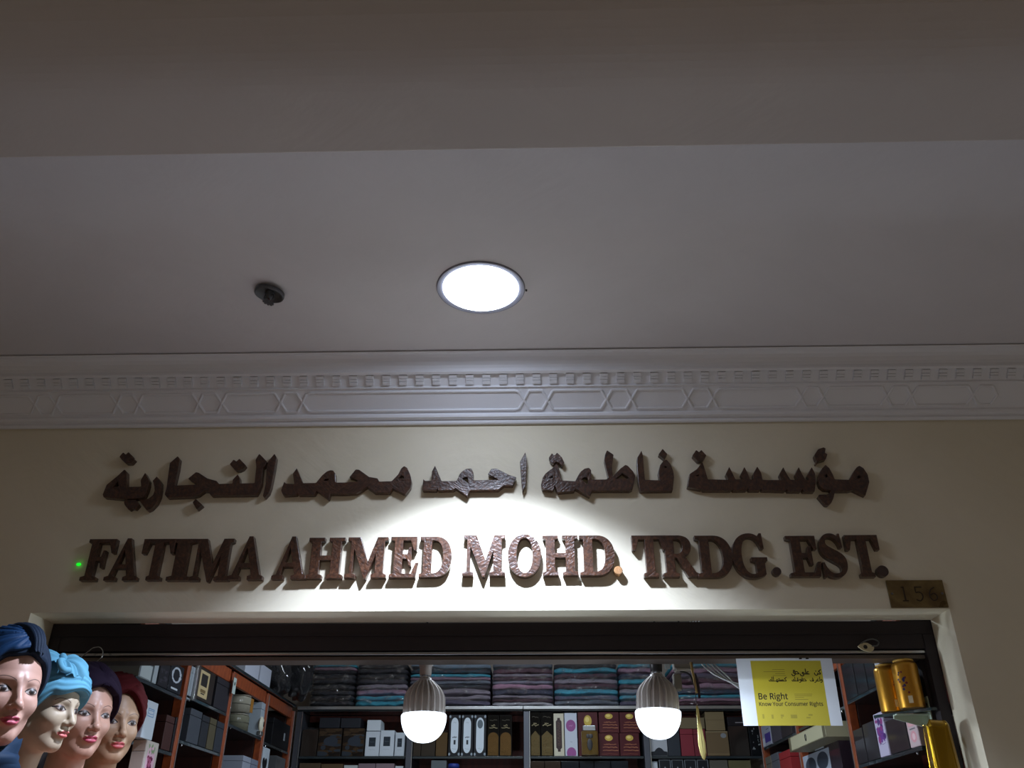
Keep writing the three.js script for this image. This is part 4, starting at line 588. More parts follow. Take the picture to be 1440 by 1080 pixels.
const SIDE = [
  ['perfume_box', 'white box at the near end of the shelf behind the heads', 'box', -1, -1252, -328, 2112, 100, 48, 140, '#a9b3b4', 'frame2', 'goods on the side shelves behind the mannequin heads'],
  ['perfume_box', 'thin white box beside the patterned dark boxes', 'box', -1, -1252, -403, 2112, 33, 66, 140, '#9aa4aa', '', 'goods on the side shelves behind the mannequin heads'],
  ['perfume_box', 'dark box with faint pattern behind the heads', 'box', -1, -1252, -470, 2112, 83, 76, 140, '#1b1a20', 'dim', 'goods on the side shelves behind the mannequin heads'],
  ['perfume_box', 'dark box with a white wreath and small white label', 'box', -1, -1252, -576, 2112, 119, 92, 140, '#191b22', 'wreath', 'goods on the side shelves behind the mannequin heads'],
  ['perfume_box', 'tall white box at the end of the first shelf, by the post', 'box', -1, -1252, -717, 2112, 49, 114, 140, '#b3bfc9', '', 'goods on the side shelves behind the mannequin heads'],
  ['perfume_box', 'black box with a gold-framed picture label', 'box', -1, -1252, -867, 2128, 182, 114, 140, '#2a2320', 'goldframe', 'goods on the side shelves behind the mannequin heads'],
  ['perfume_box', 'plain dark box between the gold-framed one and the second post', 'box', -1, -1252, -1068, 2128, 160, 114, 140, '#26242a', '', 'goods on the side shelves behind the mannequin heads'],
  ['perfume_box', 'slate box on the lower shelf next to the first wooden post', 'box', -1, -1252, -827, 1977, 119, 114, 140, '#3c4149', '', 'goods on the side shelves behind the mannequin heads'],
  ['perfume_box', 'black box on the lower shelf beside the slate one', 'box', -1, -1252, -934, 1977, 77, 109, 140, '#23262c', '', 'goods on the side shelves behind the mannequin heads'],
  ['perfume_box', 'olive box on the lower shelf between black ones', 'box', -1, -1252, -1018, 1977, 73, 111, 140, '#4c4634', '', 'goods on the side shelves behind the mannequin heads'],
  ['perfume_box', 'dark box on the lower shelf by the second wooden post', 'box', -1, -1252, -1106, 1977, 83, 110, 140, '#2c3038', '', 'goods on the side shelves behind the mannequin heads'],
  ['jar', 'clear jar with amber stripe on top of another jar', 'jar', -1, -1252, -1441, 2170, 254, 72, 120, '#8a7a50', 'amber', 'goods on the side shelves behind the mannequin heads'],
  ['jar', 'squat clear jar under the amber striped jar', 'jar', -1, -1252, -1447, 2097, 227, 68, 120, '#6c6c5c', 'clear', 'goods on the side shelves behind the mannequin heads'],
  ['perfume_box', 'slim white box beside the amber striped jar', 'box', -1, -1252, -1641, 2097, 56, 145, 140, '#98a4ae', '', 'goods on the side shelves behind the mannequin heads'],
  ['perfume_box', 'black case with a thin silver clasp before the corner', 'box', -1, -1252, -1985, 2087, 306, 120, 140, '#0d0e12', 'clasp', 'goods on the side shelves behind the mannequin heads'],
  ['perfume_box', 'white box with a black heart below the jars', 'box', -1, -1252, -1767, 1892, 129, 173, 140, '#b6c2cb', 'heart', 'goods on the side shelves behind the mannequin heads'],
  ['perfume_box', 'pale lavender box standing below the amber jars', 'box', -1, -1252, -1506, 1892, 112, 108, 140, '#8c93a2', '', 'goods on the side shelves behind the mannequin heads'],
  ['perfume_box', 'pale grey box beside the lavender one below the jars', 'box', -1, -1252, -1622, 1892, 95, 107, 140, '#747b8c', '', 'goods on the side shelves behind the mannequin heads'],
  ['perfume_box', 'silver film-wrapped box under the black case', 'box', -1, -1252, -2041, 1887, 168, 164, 140, '#62666a', 'film', 'goods on the side shelves behind the mannequin heads'],
  ['perfume_box', 'dark red box low in the first bay behind the heads', 'box', -1, -1252, -597, 1930, 75, 108, 140, '#3a1f1c', '', 'goods on the side shelves behind the mannequin heads'],
  ['perfume_box', 'black box low in the first bay beside the dark red one', 'box', -1, -1252, -651, 1930, 16, 112, 140, '#141318', '', 'goods on the side shelves behind the mannequin heads'],
  ['perfume_box', 'tall white box with blue lines rising beside the maroon turban', 'box', -1, -1170, -235, 1922, 84, 107, 30, '#b4bfc8', 'lines', 'goods at the shop entrance by the darkest red turban'],
  ['perfume_box', 'tall card box with a pink rose under the white box', 'box', -1, -1165, -279, 1766, 94, 154, 40, '#b0a8a0', 'rose', 'goods at the shop entrance by the darkest red turban'],
  ['perfume_box', 'dark film-wrapped box next to the gold cans', 'box', 1, 1137, -547, 2118, 83, 90, 140, '#1f1d26', 'film', 'goods on the side shelves by the notice'],
  ['perfume_box', 'dark film-wrapped box in the middle of the upper shelf by the notice', 'box', 1, 1137, -648, 2118, 102, 107, 140, '#1f1d26', 'film', 'goods on the side shelves by the notice'],
  ['perfume_box', 'dark film-wrapped box closest to the notice edge', 'box', 1, 1137, -766, 2118, 117, 124, 140, '#1f1d26', 'film', 'goods on the side shelves by the notice'],
  ['perfume_box', 'thin white box squeezed behind the gold cans', 'box', 1, 1137, -474, 2118, 45, 80, 140, '#a9b1bd', '', 'goods on the side shelves by the notice'],
  ['perfume_box', 'white box with purple swirls on the lower shelf by the bracket', 'box', 1, 1137, -555, 1905, 85, 133, 140, '#b9b4cc', 'swirl', 'goods on the side shelves by the notice'],
  ['perfume_box', 'white box with a pink print beside the bracket', 'box', 1, 1137, -297, 1905, 76, 85, 140, '#c3aeb2', 'pink', 'goods on the side shelves by the notice'],
  ['perfume_box', 'dark purple film-wrapped box beside the purple swirl box', 'box', 1, 1137, -663, 1905, 112, 117, 140, '#2a2430', 'film', 'goods on the side shelves by the notice'],
  ['perfume_box', 'dark purple film-wrapped box at the wooden post by the notice', 'box', 1, 1137, -776, 1905, 96, 111, 140, '#2a2430', 'film', 'goods on the side shelves by the notice'],
  ['perfume_box', 'wide dark film-wrapped box between the swirl and pink boxes', 'box', 1, 1137, -426, 1905, 157, 99, 140, '#2a2430', 'film', 'goods on the side shelves by the notice'],
  ['perfume_box', 'white box with a purple panel under the notice, near the corner', 'box', 1, 1137, -2070, 2104, 169, 99, 140, '#9a9fae', 'purple', 'goods on the side shelves by the notice'],
  ['perfume_box', 'lilac film-wrapped box under the notice, second from the corner', 'box', 1, 1137, -1886, 2104, 165, 87, 140, '#6c6878', 'film', 'goods on the side shelves by the notice'],
  ['perfume_box', 'brown edged film-wrapped box under the middle of the notice', 'box', 1, 1137, -1697, 2104, 180, 82, 140, '#4a4048', 'film', 'goods on the side shelves by the notice'],
  ['perfume_box', 'long cream carton with an oval mark jutting out under the notice', 'box', 1, 1060, -1144, 2005, 510, 54, 120, '#aca98c', 'oval', 'goods on the side shelves by the notice'],
  ['perfume_box', 'white carton behind the long cream carton', 'box', 1, 1137, -1224, 2001, 174, 35, 140, '#b4bcc4', '', 'goods on the side shelves by the notice'],
  ['perfume_box', 'white box with two dark round holes below the cream carton', 'box', 1, 1137, -1314, 1900, 371, 97, 140, '#a3adbb', 'holes', 'goods on the side shelves by the notice'],
  ['perfume_box', 'red faced box below the oval mark carton', 'box', 1, 1137, -1791, 1897, 190, 153, 140, '#9c2f33', '', 'goods on the side shelves by the notice'],
  ['perfume_box', 'narrow grey box beside the red faced box', 'box', 1, 1137, -1967, 1897, 135, 162, 140, '#5c6068', '', 'goods on the side shelves by the notice'],
  ['perfume_box', 'narrow beige box in the corner below the shelf', 'box', 1, 1137, -2100, 1897, 108, 161, 140, '#6e6a60', '', 'goods on the side shelves by the notice'],
  ['garment_bag', 'clear bag with purple and pink cloth beside the notice foot', 'bag', 1, 1137, -1095, 1900, 185, 153, 140, '#3b2438', 'film', 'goods on the side shelves by the notice'],
];
for (const [name, label, cat, s0, x, z, y, w, h, d, col, pr, grp] of SIDE.map((r) => r.map((v, i) => typeof v === 'number' && i !== 3 ? v / 1000 : v))) {
  const t = thing(name, label, cat, [x, y, z], grp); t.rotation.y = s0 < 0 ? Math.PI / 2 : -Math.PI / 2;
  if (name === 'jar') { const r = Math.min(w, d) / 2; part('glass', lathe([[0, 0], [r, 0], [r, h * 0.85], [r * 0.93, h * 0.9], [0, h * 0.9]], 28).translate(0, 0, -r), pr === 'amber' ? plain('#8d8a7c', 0.2) : plain(col, 0.2), t); part('lid', lathe([[0, h * 0.9], [r * 0.95, h * 0.9], [r * 0.95, h * 0.98], [0, h]], 28).translate(0, 0, -r), plain('#a7a294', 0.3), t); if (pr === 'amber') part('amber_band', rbox(r * 0.55, h * 0.8, 0.004, 0.001, r * 0.35, h * 0.45, 0.0), plain('#9a6a26', 0.3), t); part('groove_ring', new THREE.TorusGeometry(r, 0.0018, 6, 28).rotateX(Math.PI / 2).translate(0, h * 0.45, -r), plain('#4b4a40', 0.3), t); continue; }
  if (name === 'tape_roll') { part('roll', lathe([[w * 0.28, 0], [w / 2, 0], [w / 2, h], [w * 0.28, h], [w * 0.28, 0]], 28).translate(0, 0, -w / 2), plain(col), t); part('core', lathe([[w * 0.24, 0], [w * 0.275, 0], [w * 0.275, h], [w * 0.24, h], [w * 0.24, 0]], 28).translate(0, 0, -w / 2), plain('#7a6346'), t); continue; }
  carton(t, w, h, d, col, pr);
}
// round white flask lid, clear roll stand, price card, white cartons over the side cabinet
{
  const t = thing('perfume_flask', 'round white perfume flask with a dark emblem beside the amber jars', 'bottle', [-1.25, 2.098, -1.63]);
  part('body', new THREE.SphereGeometry(0.034, 24, 18).scale(0.35, 1, 0.8).translate(0, 0.05, 0), plain('#c9c7b4', 0.2), t); part('foot', rbox(0.02, 0.02, 0.04, 0.004, 0, 0.011, 0), M.silver, t); part('emblem', new THREE.SphereGeometry(0.01, 10, 8).scale(0.3, 1.2, 0.8).translate(0.0115, 0.05, 0), M.black, t);
}
{
  const t = thing('price_card', 'small pale card with a dark mark fixed to the second wooden post', 'card', [-1.236, 2.232, -1.145]);
  part('card', box(0.002, 0.062, 0.036), plain('#a9b8b4'), t); part('mark', box(0.001, 0.012, 0.012, 0.0012, 0.008, 0), plain('#3c4a4a'), t);
}
for (const [z, w, h, l] of [[-1.43, 0.2, 0.075, 'crumpled white carton on top of the side cabinet above the amber jars'], [-1.64, 0.17, 0.085, 'white carton on top of the side cabinet beside the black bags'], [-1.02, 0.16, 0.05, 'flat white packet on top of the side cabinet, nearer the heads']]) {
  const t = thing('white_carton', l, 'carton', [-1.34, 2.317, z]); t.rotation.y = Math.PI / 2; carton(t, w, h, 0.16, '#b4bac8', ''); t.position.x = -1.262;
}
// clear plastic sleeve beside the first post
{ const t = thing('plastic_sleeve', 'rolled clear plastic sleeve standing beside the first wooden post', 'sleeve', [-1.236, 2.11, -0.72]); part('sleeve', lathe([[0.012, 0], [0.013, 0.06], [0.0115, 0.12], [0.0125, 0.2]], 16), M.film, t); part('rod', new THREE.CylinderGeometry(0.004, 0.004, 0.2, 8).translate(0, 0.1, 0), plain('#8a8f86', 0.3), t); }

// ------------------------------------------------------------------ scarves in film
function foldGeo(w, h, d, seed) { // one folded cloth: a soft slab with a rounded front
  const nx = 26, nc = 12, pos = [], idx = [], uv = []; const q = [];
  for (let j = 0; j <= nc; j++) { const a = -Math.PI / 2 + Math.PI * j / nc; q.push([Math.sign(Math.sin(a)) * Math.pow(Math.abs(Math.sin(a)), 0.8) * 0.5, Math.pow(Math.cos(a), 0.7)]); }
  for (let i = 0; i <= nx; i++) {
    const u = i / nx, e = Math.pow(1 - Math.pow(Math.abs(u * 2 - 1), 8), 0.5), x = (u - 0.5) * w;
    const yo = 0.26 * h * N3(u * 3 + seed, seed * 1.7, 0.3) + 0.16 * h * N3(u * 9, seed, 4.2), th = 0.82 + 0.35 * N3(u * 4, seed * 2.3, 1.1);
    for (let j = 0; j <= nc; j++) { pos.push(x, h / 2 + yo + q[j][0] * h * th * (0.55 + 0.45 * e), q[j][1] * h * 0.55 * e - 0.012 * (1 - e) + 0.004 * N3(u * 7, j * 0.4, seed)); uv.push(x, q[j][0] * h + q[j][1] * h); }
    pos.push(x, h / 2 + yo + 0.5 * h * th * 0.8, -d, x, h / 2 + yo - 0.5 * h * th * 0.8, -d); uv.push(x, d, x, -d);
  }
  const m = nc + 3; for (let i = 0; i < nx; i++) for (let j = 0; j < m; j++) { const a = i * m + j, b = i * m + (j + 1) % m, c = a + m, e = b + m; idx.push(a, c, b, b, c, e); }
  for (let j = 1; j < m - 1; j++) { idx.push(0, j, j + 1, nx * m, nx * m + j + 1, nx * m + j); }
  const g = new THREE.BufferGeometry(); g.setAttribute('position', new THREE.Float32BufferAttribute(pos, 3)); g.setAttribute('uv', new THREE.Float32BufferAttribute(uv, 2)); g.setIndex(idx); g.computeVertexNormals(); return g;
}
function sleeveGeo(w, h, d, seed) { // crumpled clear film over the front of a packet
  const nx = 30, ny = 6, g = new THREE.PlaneGeometry(w, h, nx, ny), p = g.attributes.position, r = rng(seed * 97 + 5);
  for (let i = 0; i < p.count; i++) { const x = p.getX(i), y = p.getY(i), v = y / h; p.setXYZ(i, x + (r() - 0.5) * 0.006, y + (r() - 0.5) * 0.004, h * 0.42 * Math.sqrt(Math.max(0, 1 - 3.4 * v * v)) + 0.005 * N3(x * 60 + seed, y * 160, seed) + 0.006 * (r() - 0.5) - 0.02 * Math.pow(Math.abs(x / w * 2), 9)); }
  g.computeVertexNormals(); return g;
}
const fabMat = {};
const cloth = (c) => fabMat[c] ??= new THREE.MeshPhysicalMaterial({ color: c, roughness: 0.7, sheen: 0.3, bumpMap: weave, bumpScale: 0.0006 });
const FABRIC = [
  ['film-packed folded scarves, top packet of the dark stack in the corner', -1076, 2480, -2230, 234, 53, ['#45acc6','#ab879d','#282a33']],
  ['film-packed folded scarves, second packet of the dark stack in the corner', -1076, 2426, -2230, 234, 53, ['#282a33','#282a33']],
  ['film-packed folded scarves, third packet of the dark stack in the corner', -1076, 2372, -2230, 234, 53, ['#282a33','#282a33']],
  ['film-packed folded scarves, bottom packet of the dark stack in the corner', -1076, 2317, -2230, 234, 53, ['#282a33','#282a33']],
  ['film-packed folded scarves, top packet of the black stack with a teal base', -815, 2480, -2230, 267, 53, ['#282a33','#282a33']],
  ['film-packed folded scarves, second packet of the black stack with a teal base', -815, 2426, -2230, 267, 53, ['#282a33','#282a33']],
  ['film-packed folded scarves, third packet of the black stack with a teal base', -815, 2372, -2230, 267, 53, ['#948b98','#ab879d']],
  ['film-packed folded scarves, bottom packet of the black stack with a teal base', -815, 2317, -2230, 267, 53, ['#45acc6','#45acc6']],
  ['film-packed folded scarves, top packet of the stack behind the first bulb', -452, 2480, -2230, 425, 53, ['#88a0b6','#282a33']],
  ['film-packed folded scarves, second packet of the stack behind the first bulb', -452, 2426, -2230, 425, 53, ['#45acc6','#ab879d','#767e8c']],
  ['film-packed folded scarves, third packet of the stack behind the first bulb', -452, 2372, -2230, 425, 53, ['#282a33','#948b98']],
  ['film-packed folded scarves, bottom packet of the stack behind the first bulb', -452, 2317, -2230, 425, 53, ['#948b98','#625c74']],
  ['film-packed folded scarves, top packet of the stack above the middle steel post', -67, 2480, -2230, 318, 53, ['#767e8c','#553240']],
  ['film-packed folded scarves, second packet of the stack above the middle steel post', -67, 2426, -2230, 318, 53, ['#948b98','#553240','#767e8c']],
  ['film-packed folded scarves, third packet of the stack above the middle steel post', -67, 2372, -2230, 318, 53, ['#c292ad','#333950']],
  ['film-packed folded scarves, bottom packet of the stack above the middle steel post', -67, 2317, -2230, 318, 53, ['#948b98','#553240','#bab6c0']],
  ['film-packed folded scarves, top packet of the stack with teal edges between the bulbs', 267, 2480, -2230, 332, 53, ['#282a33','#45acc6']],
  ['film-packed folded scarves, second packet of the stack with teal edges between the bulbs', 267, 2426, -2230, 332, 53, ['#553240','#948b98']],
  ['film-packed folded scarves, third packet of the stack with teal edges between the bulbs', 267, 2372, -2230, 332, 53, ['#553240','#45acc6']],
  ['film-packed folded scarves, bottom packet of the stack with teal edges between the bulbs', 267, 2317, -2230, 332, 53, ['#625c74','#767e8c']],
  ['film-packed folded scarves, top packet of the stack beside the second bulb', 544, 2480, -2230, 203, 53, ['#45acc6','#ab879d']],
  ['film-packed folded scarves, second packet of the stack beside the second bulb', 544, 2426, -2230, 203, 53, ['#333950','#45acc6']],
  ['film-packed folded scarves, third packet of the stack beside the second bulb', 544, 2372, -2230, 203, 53, ['#553240','#948b98']],
  ['film-packed folded scarves, bottom packet of the stack beside the second bulb', 544, 2317, -2230, 203, 53, ['#45acc6','#625c74']],
  ['film-packed folded scarves, top packet of the stack behind the hanging gold ribbon', 921, 2480, -2230, 389, 53, ['#45acc6','#ab879d']],
  ['film-packed folded scarves, second packet of the stack behind the hanging gold ribbon', 921, 2426, -2230, 389, 53, ['#625c74','#553240']],
  ['film-packed folded scarves, third packet of the stack behind the hanging gold ribbon', 921, 2372, -2230, 389, 53, ['#ab879d','#333950']],
  ['film-packed folded scarves, bottom packet of the stack behind the hanging gold ribbon', 921, 2317, -2230, 389, 53, ['#45acc6','#c292ad','#553240']],
];
const creaseFilm = new THREE.MeshPhysicalMaterial({ color: 0xffffff, transmission: 1, thickness: 0, roughness: 0.09, ior: 1.9 });
let fs = 1;
for (const [label, x, y, z, w, h, cols] of FABRIC.map((r) => r.map((v) => typeof v === 'number' ? v / 1000 : v))) {
  const t = thing('scarf_packet', label, 'scarf packet', [x, y, z], 'folded scarves in clear film on the top shelf'); const n = cols.length, r = rng(fs * 31);
  let yy = h; cols.forEach((c, i) => { const hh = h / n * (0.9 + 0.2 * (i % 2)) - 0.001; yy = h * (n - 1 - i) / n; fs++; part('folded_scarf', foldGeo(w, h / n, 0.28, fs * 3.7).translate(0, yy, 0.0), cloth(c), t); });
  const cr = []; for (let k = 0; k < 9; k++) { const cx = (r() - 0.5) * w * 0.84, cy = h * (0.2 + 0.6 * r()), l = 0.005 + r() * 0.02, a = (r() - 0.5) * 2.4, q = 0.004 + r() * 0.005, zz = h / n * 0.42 + h * 0.42 * Math.sqrt(Math.max(0.05, 1 - 3.4 * (cy / h - 0.5) ** 2)) + 0.0035 - q, b = 0.005 * (r() - 0.5); cr.push(tube([V(cx - l * Math.cos(a), cy - 0.5 * l * Math.sin(a), zz - 0.003), V(cx, cy + b, zz + 0.001), V(cx + l * Math.cos(a), cy + 0.5 * l * Math.sin(a), zz - 0.002)], q, 10, 16)); }
  part('film_crease', clean(cr), creaseFilm, t);
  part('clear_film', sleeveGeo(w, h, 0.03, fs).translate(0, h / 2, h / n * 0.42), M.film, t);
}
// black film bags leaning in the corner, on the side cabinet's end
for (const [x, y, z, sx, sy, sz, rz, l] of [[-1.27, 2.43, -1.845, 0.065, 0.112, 0.07, 0.2, 'black film bag of cloth leaning beside the white carton on the side cabinet'], [-1.19, 2.422, -2.01, 0.055, 0.103, 0.075, -0.15, 'black film bag of cloth in the corner between the cabinets'], [-1.345, 2.41, -2.05, 0.06, 0.09, 0.08, 0.1, 'black film bag of cloth pushed deepest into the corner']]) {
  const g = new THREE.SphereGeometry(1, 34, 24), p = g.attributes.position; for (let i = 0; i < p.count; i++) { const a = p.getX(i), b = p.getY(i), c = p.getZ(i), k = 1 + 0.22 * N3(a * 2.2 + x * 9, b * 2.2, c * 2.2) + 0.08 * Math.abs(N3(a * 6, b * 6, c * 6 + z)), f = (v) => Math.sign(v) * Math.pow(Math.abs(v), 0.75); p.setXYZ(i, f(a) * sx * k, f(b) * sy * k, f(c) * sz * k); } g.computeVertexNormals();
  const o = single('cloth_bag', g, filmed('#15171d'), l, 'bag', [x, y, z], 'black film bags in the corner'); o.rotation.z = rz;
}

// ------------------------------------------------------------------ mannequin heads and turbans
const HS = 0.95;                                                    // the heads are a little under life size
function surfaceNets(f, lo, hi, h) {
  const n = [0, 1, 2].map((k) => Math.ceil((hi[k] - lo[k]) / h) + 1), at = (i, j, k) => (k * n[1] + j) * n[0] + i;
  const val = new Float32Array(n[0] * n[1] * n[2]), ids = new Int32Array(val.length).fill(-1), pos = [], idx = [];
  for (let k = 0; k < n[2]; k++) for (let j = 0; j < n[1]; j++) for (let i = 0; i < n[0]; i++) val[at(i, j, k)] = f(lo[0] + i * h, lo[1] + j * h, lo[2] + k * h);
  for (let k = 0; k + 1 < n[2]; k++) for (let j = 0; j + 1 < n[1]; j++) for (let i = 0; i + 1 < n[0]; i++) {
    let c = 0, x = 0, y = 0, z = 0; const g = (a, b, d) => val[at(i + a, j + b, k + d)];
    for (let e = 0; e < 12; e++) { const ax = e >> 2, u = e & 1, v = (e >> 1) & 1, p = [0, 0, 0], q = [0, 0, 0]; p[(ax + 1) % 3] = q[(ax + 1) % 3] = u; p[(ax + 2) % 3] = q[(ax + 2) % 3] = v; q[ax] = 1; const a = g(...p), b = g(...q); if ((a < 0) !== (b < 0)) { const t = a / (a - b); x += p[0] + t * (q[0] - p[0]); y += p[1] + t * (q[1] - p[1]); z += p[2] + t * (q[2] - p[2]); c++; } }
    if (c) { ids[at(i, j, k)] = pos.length / 3; pos.push(lo[0] + (i + x / c) * h, lo[1] + (j + y / c) * h, lo[2] + (k + z / c) * h); }
  }
  for (let k = 1; k + 1 < n[2]; k++) for (let j = 1; j + 1 < n[1]; j++) for (let i = 1; i + 1 < n[0]; i++) {
    const a = val[at(i, j, k)] < 0, quad = (b, p, q, r, s) => { if (a === b) return; if (a) idx.push(p, q, r, p, r, s); else idx.push(p, r, q, p, s, r); };
    quad(val[at(i + 1, j, k)] < 0, ids[at(i, j - 1, k - 1)], ids[at(i, j, k - 1)], ids[at(i, j, k)], ids[at(i, j - 1, k)]);
    quad(val[at(i, j + 1, k)] < 0, ids[at(i - 1, j, k - 1)], ids[at(i - 1, j, k)], ids[at(i, j, k)], ids[at(i, j, k - 1)]);
    quad(val[at(i, j, k + 1)] < 0, ids[at(i - 1, j - 1, k)], ids[at(i, j - 1, k)], ids[at(i, j, k)], ids[at(i - 1, j, k)]);
  }
  const g = new THREE.BufferGeometry(); g.setAttribute('position', new THREE.Float32BufferAttribute(pos, 3)); g.setIndex(idx);
  const nor = [], e = h * 0.5; for (let i = 0; i < pos.length; i += 3) { const [x, y, z] = [pos[i], pos[i + 1], pos[i + 2]], a = V(f(x + e, y, z) - f(x - e, y, z), f(x, y + e, z) - f(x, y - e, z), f(x, y, z + e) - f(x, y, z - e)).normalize(); nor.push(a.x, a.y, a.z); }
  g.setAttribute('normal', new THREE.Float32BufferAttribute(nor, 3)); return g;
}
const smin = (a, b, k) => { const h = Math.max(0, Math.min(1, 0.5 + 0.5 * (b - a) / k)); return b + (a - b) * h - k * h * (1 - h); };
const smax = (a, b, k) => -smin(-a, -b, k);
const ell = (x, y, z, cx, cy, cz, rx, ry, rz) => { const a = (x - cx) / rx, b = (y - cy) / ry, c = (z - cz) / rz, k0 = Math.hypot(a, b, c), k1 = Math.hypot(a / rx, b / ry, c / rz); return k1 < 1e-9 ? -Math.min(rx, ry, rz) : k0 * (k0 - 1) / k1; };
const cap = (x, y, z, a, b, ra, rb) => { const dx = b[0] - a[0], dy = b[1] - a[1], dz = b[2] - a[2], t = Math.max(0, Math.min(1, ((x - a[0]) * dx + (y - a[1]) * dy + (z - a[2]) * dz) / (dx * dx + dy * dy + dz * dz))); return Math.hypot(x - a[0] - t * dx, y - a[1] - t * dy, z - a[2] - t * dz) - (ra + (rb - ra) * t); };
function headField(x0, y, z) {
  const x = Math.abs(x0);
  let d = ell(x, y, z, 0, 0.150, -0.014, 0.075, 0.086, 0.096);                               // cranium
  d = smin(d, ell(x, y, z, 0, 0.098, 0.020, 0.060, 0.090, 0.072), 0.025);                     // face
  d = smin(d, cap(x, y, z, [0.043, 0.058, 0.010], [0.012, 0.022, 0.056], 0.020, 0.017), 0.028); // jaw
  d = smin(d, ell(x, y, z, 0, 0.023, 0.062, 0.020, 0.015, 0.017), 0.018);                     // chin
  d = smin(d, ell(x, y, z, 0.034, 0.088, 0.058, 0.023, 0.020, 0.024), 0.022);                 // cheek
  d = smin(d, cap(x, y, z, [0.010, 0.137, 0.082], [0.043, 0.137, 0.064], 0.009, 0.007), 0.014); // brow
  d = smax(d, -ell(x, y, z, 0.030, 0.117, 0.096, 0.0195, 0.0105, 0.0135), 0.012);              // eye socket
  d = smin(d, ell(x, y, z, 0.0305, 0.1155, 0.0700, 0.0155, 0.0115, 0.0150), 0.004);            // eyeball and lids
  d = smin(d, cap(x, y, z, [0, 0.124, 0.086], [0, 0.086, 0.106], 0.0062, 0.0085), 0.012);      // nose bridge
  d = smin(d, ell(x, y, z, 0, 0.0825, 0.106, 0.0098, 0.0090, 0.0108), 0.008);                 // nose tip
  d = smin(d, ell(x, y, z, 0.0105, 0.0790, 0.0965, 0.0068, 0.0062, 0.0085), 0.006);           // nostril wing
  d = smin(d, ell(x, y, z, 0, 0.0555, 0.0815, 0.023, 0.014, 0.0135), 0.012);                  // mouth mound
  d = smin(d, ell(x, y, z, 0.0060, 0.0575, 0.0935, 0.0125, 0.0046, 0.0052), 0.006);           // upper lip
  d = smin(d, ell(x, y, z, 0, 0.0485, 0.0920, 0.0145, 0.0054, 0.0058), 0.006);                // lower lip
  d = smax(d, -cap(x, y, z, [0, 0.0528, 0.1005], [0.020, 0.0533, 0.0900], 0.0022, 0.0014), 0.006); // mouth line
  d = smax(d, -cap(x, y, z, [0, 0.072, 0.1015], [0, 0.064, 0.0985], 0.0022, 0.0022), 0.006);   // philtrum
  d = smin(d, ell(x, y, z, 0.073, 0.108, -0.012, 0.010, 0.030, 0.018), 0.008);                // ear
  d = smin(d, cap(x, y, z, [0, 0.055, -0.018], [0, -0.085, -0.034], 0.049, 0.051), 0.022);    // neck
  d = smin(d, ell(x, y, z, 0, -0.155, -0.034, 0.135, 0.062, 0.070), 0.050);                   // shoulders
  return Math.max(d, -0.185 - y);
}
const headGeo = surfaceNets(headField, [-0.16, -0.2, -0.13], [0.16, 0.25, 0.13], 0.0031);
{ const p = headGeo.attributes.position, n = headGeo.attributes.normal, uv = new Float32Array(p.count * 2); for (let i = 0; i < p.count; i++) { const f = n.getZ(i) > 0.05 && p.getZ(i) > 0.02; uv[2 * i] = f ? p.getX(i) / 0.18 + 0.5 : 0.02; uv[2 * i + 1] = f && p.getY(i) > 0 ? p.getY(i) / 0.25 : 0.01; } headGeo.setAttribute('uv', new THREE.BufferAttribute(uv, 2)); headGeo.scale(HS, HS, HS); }
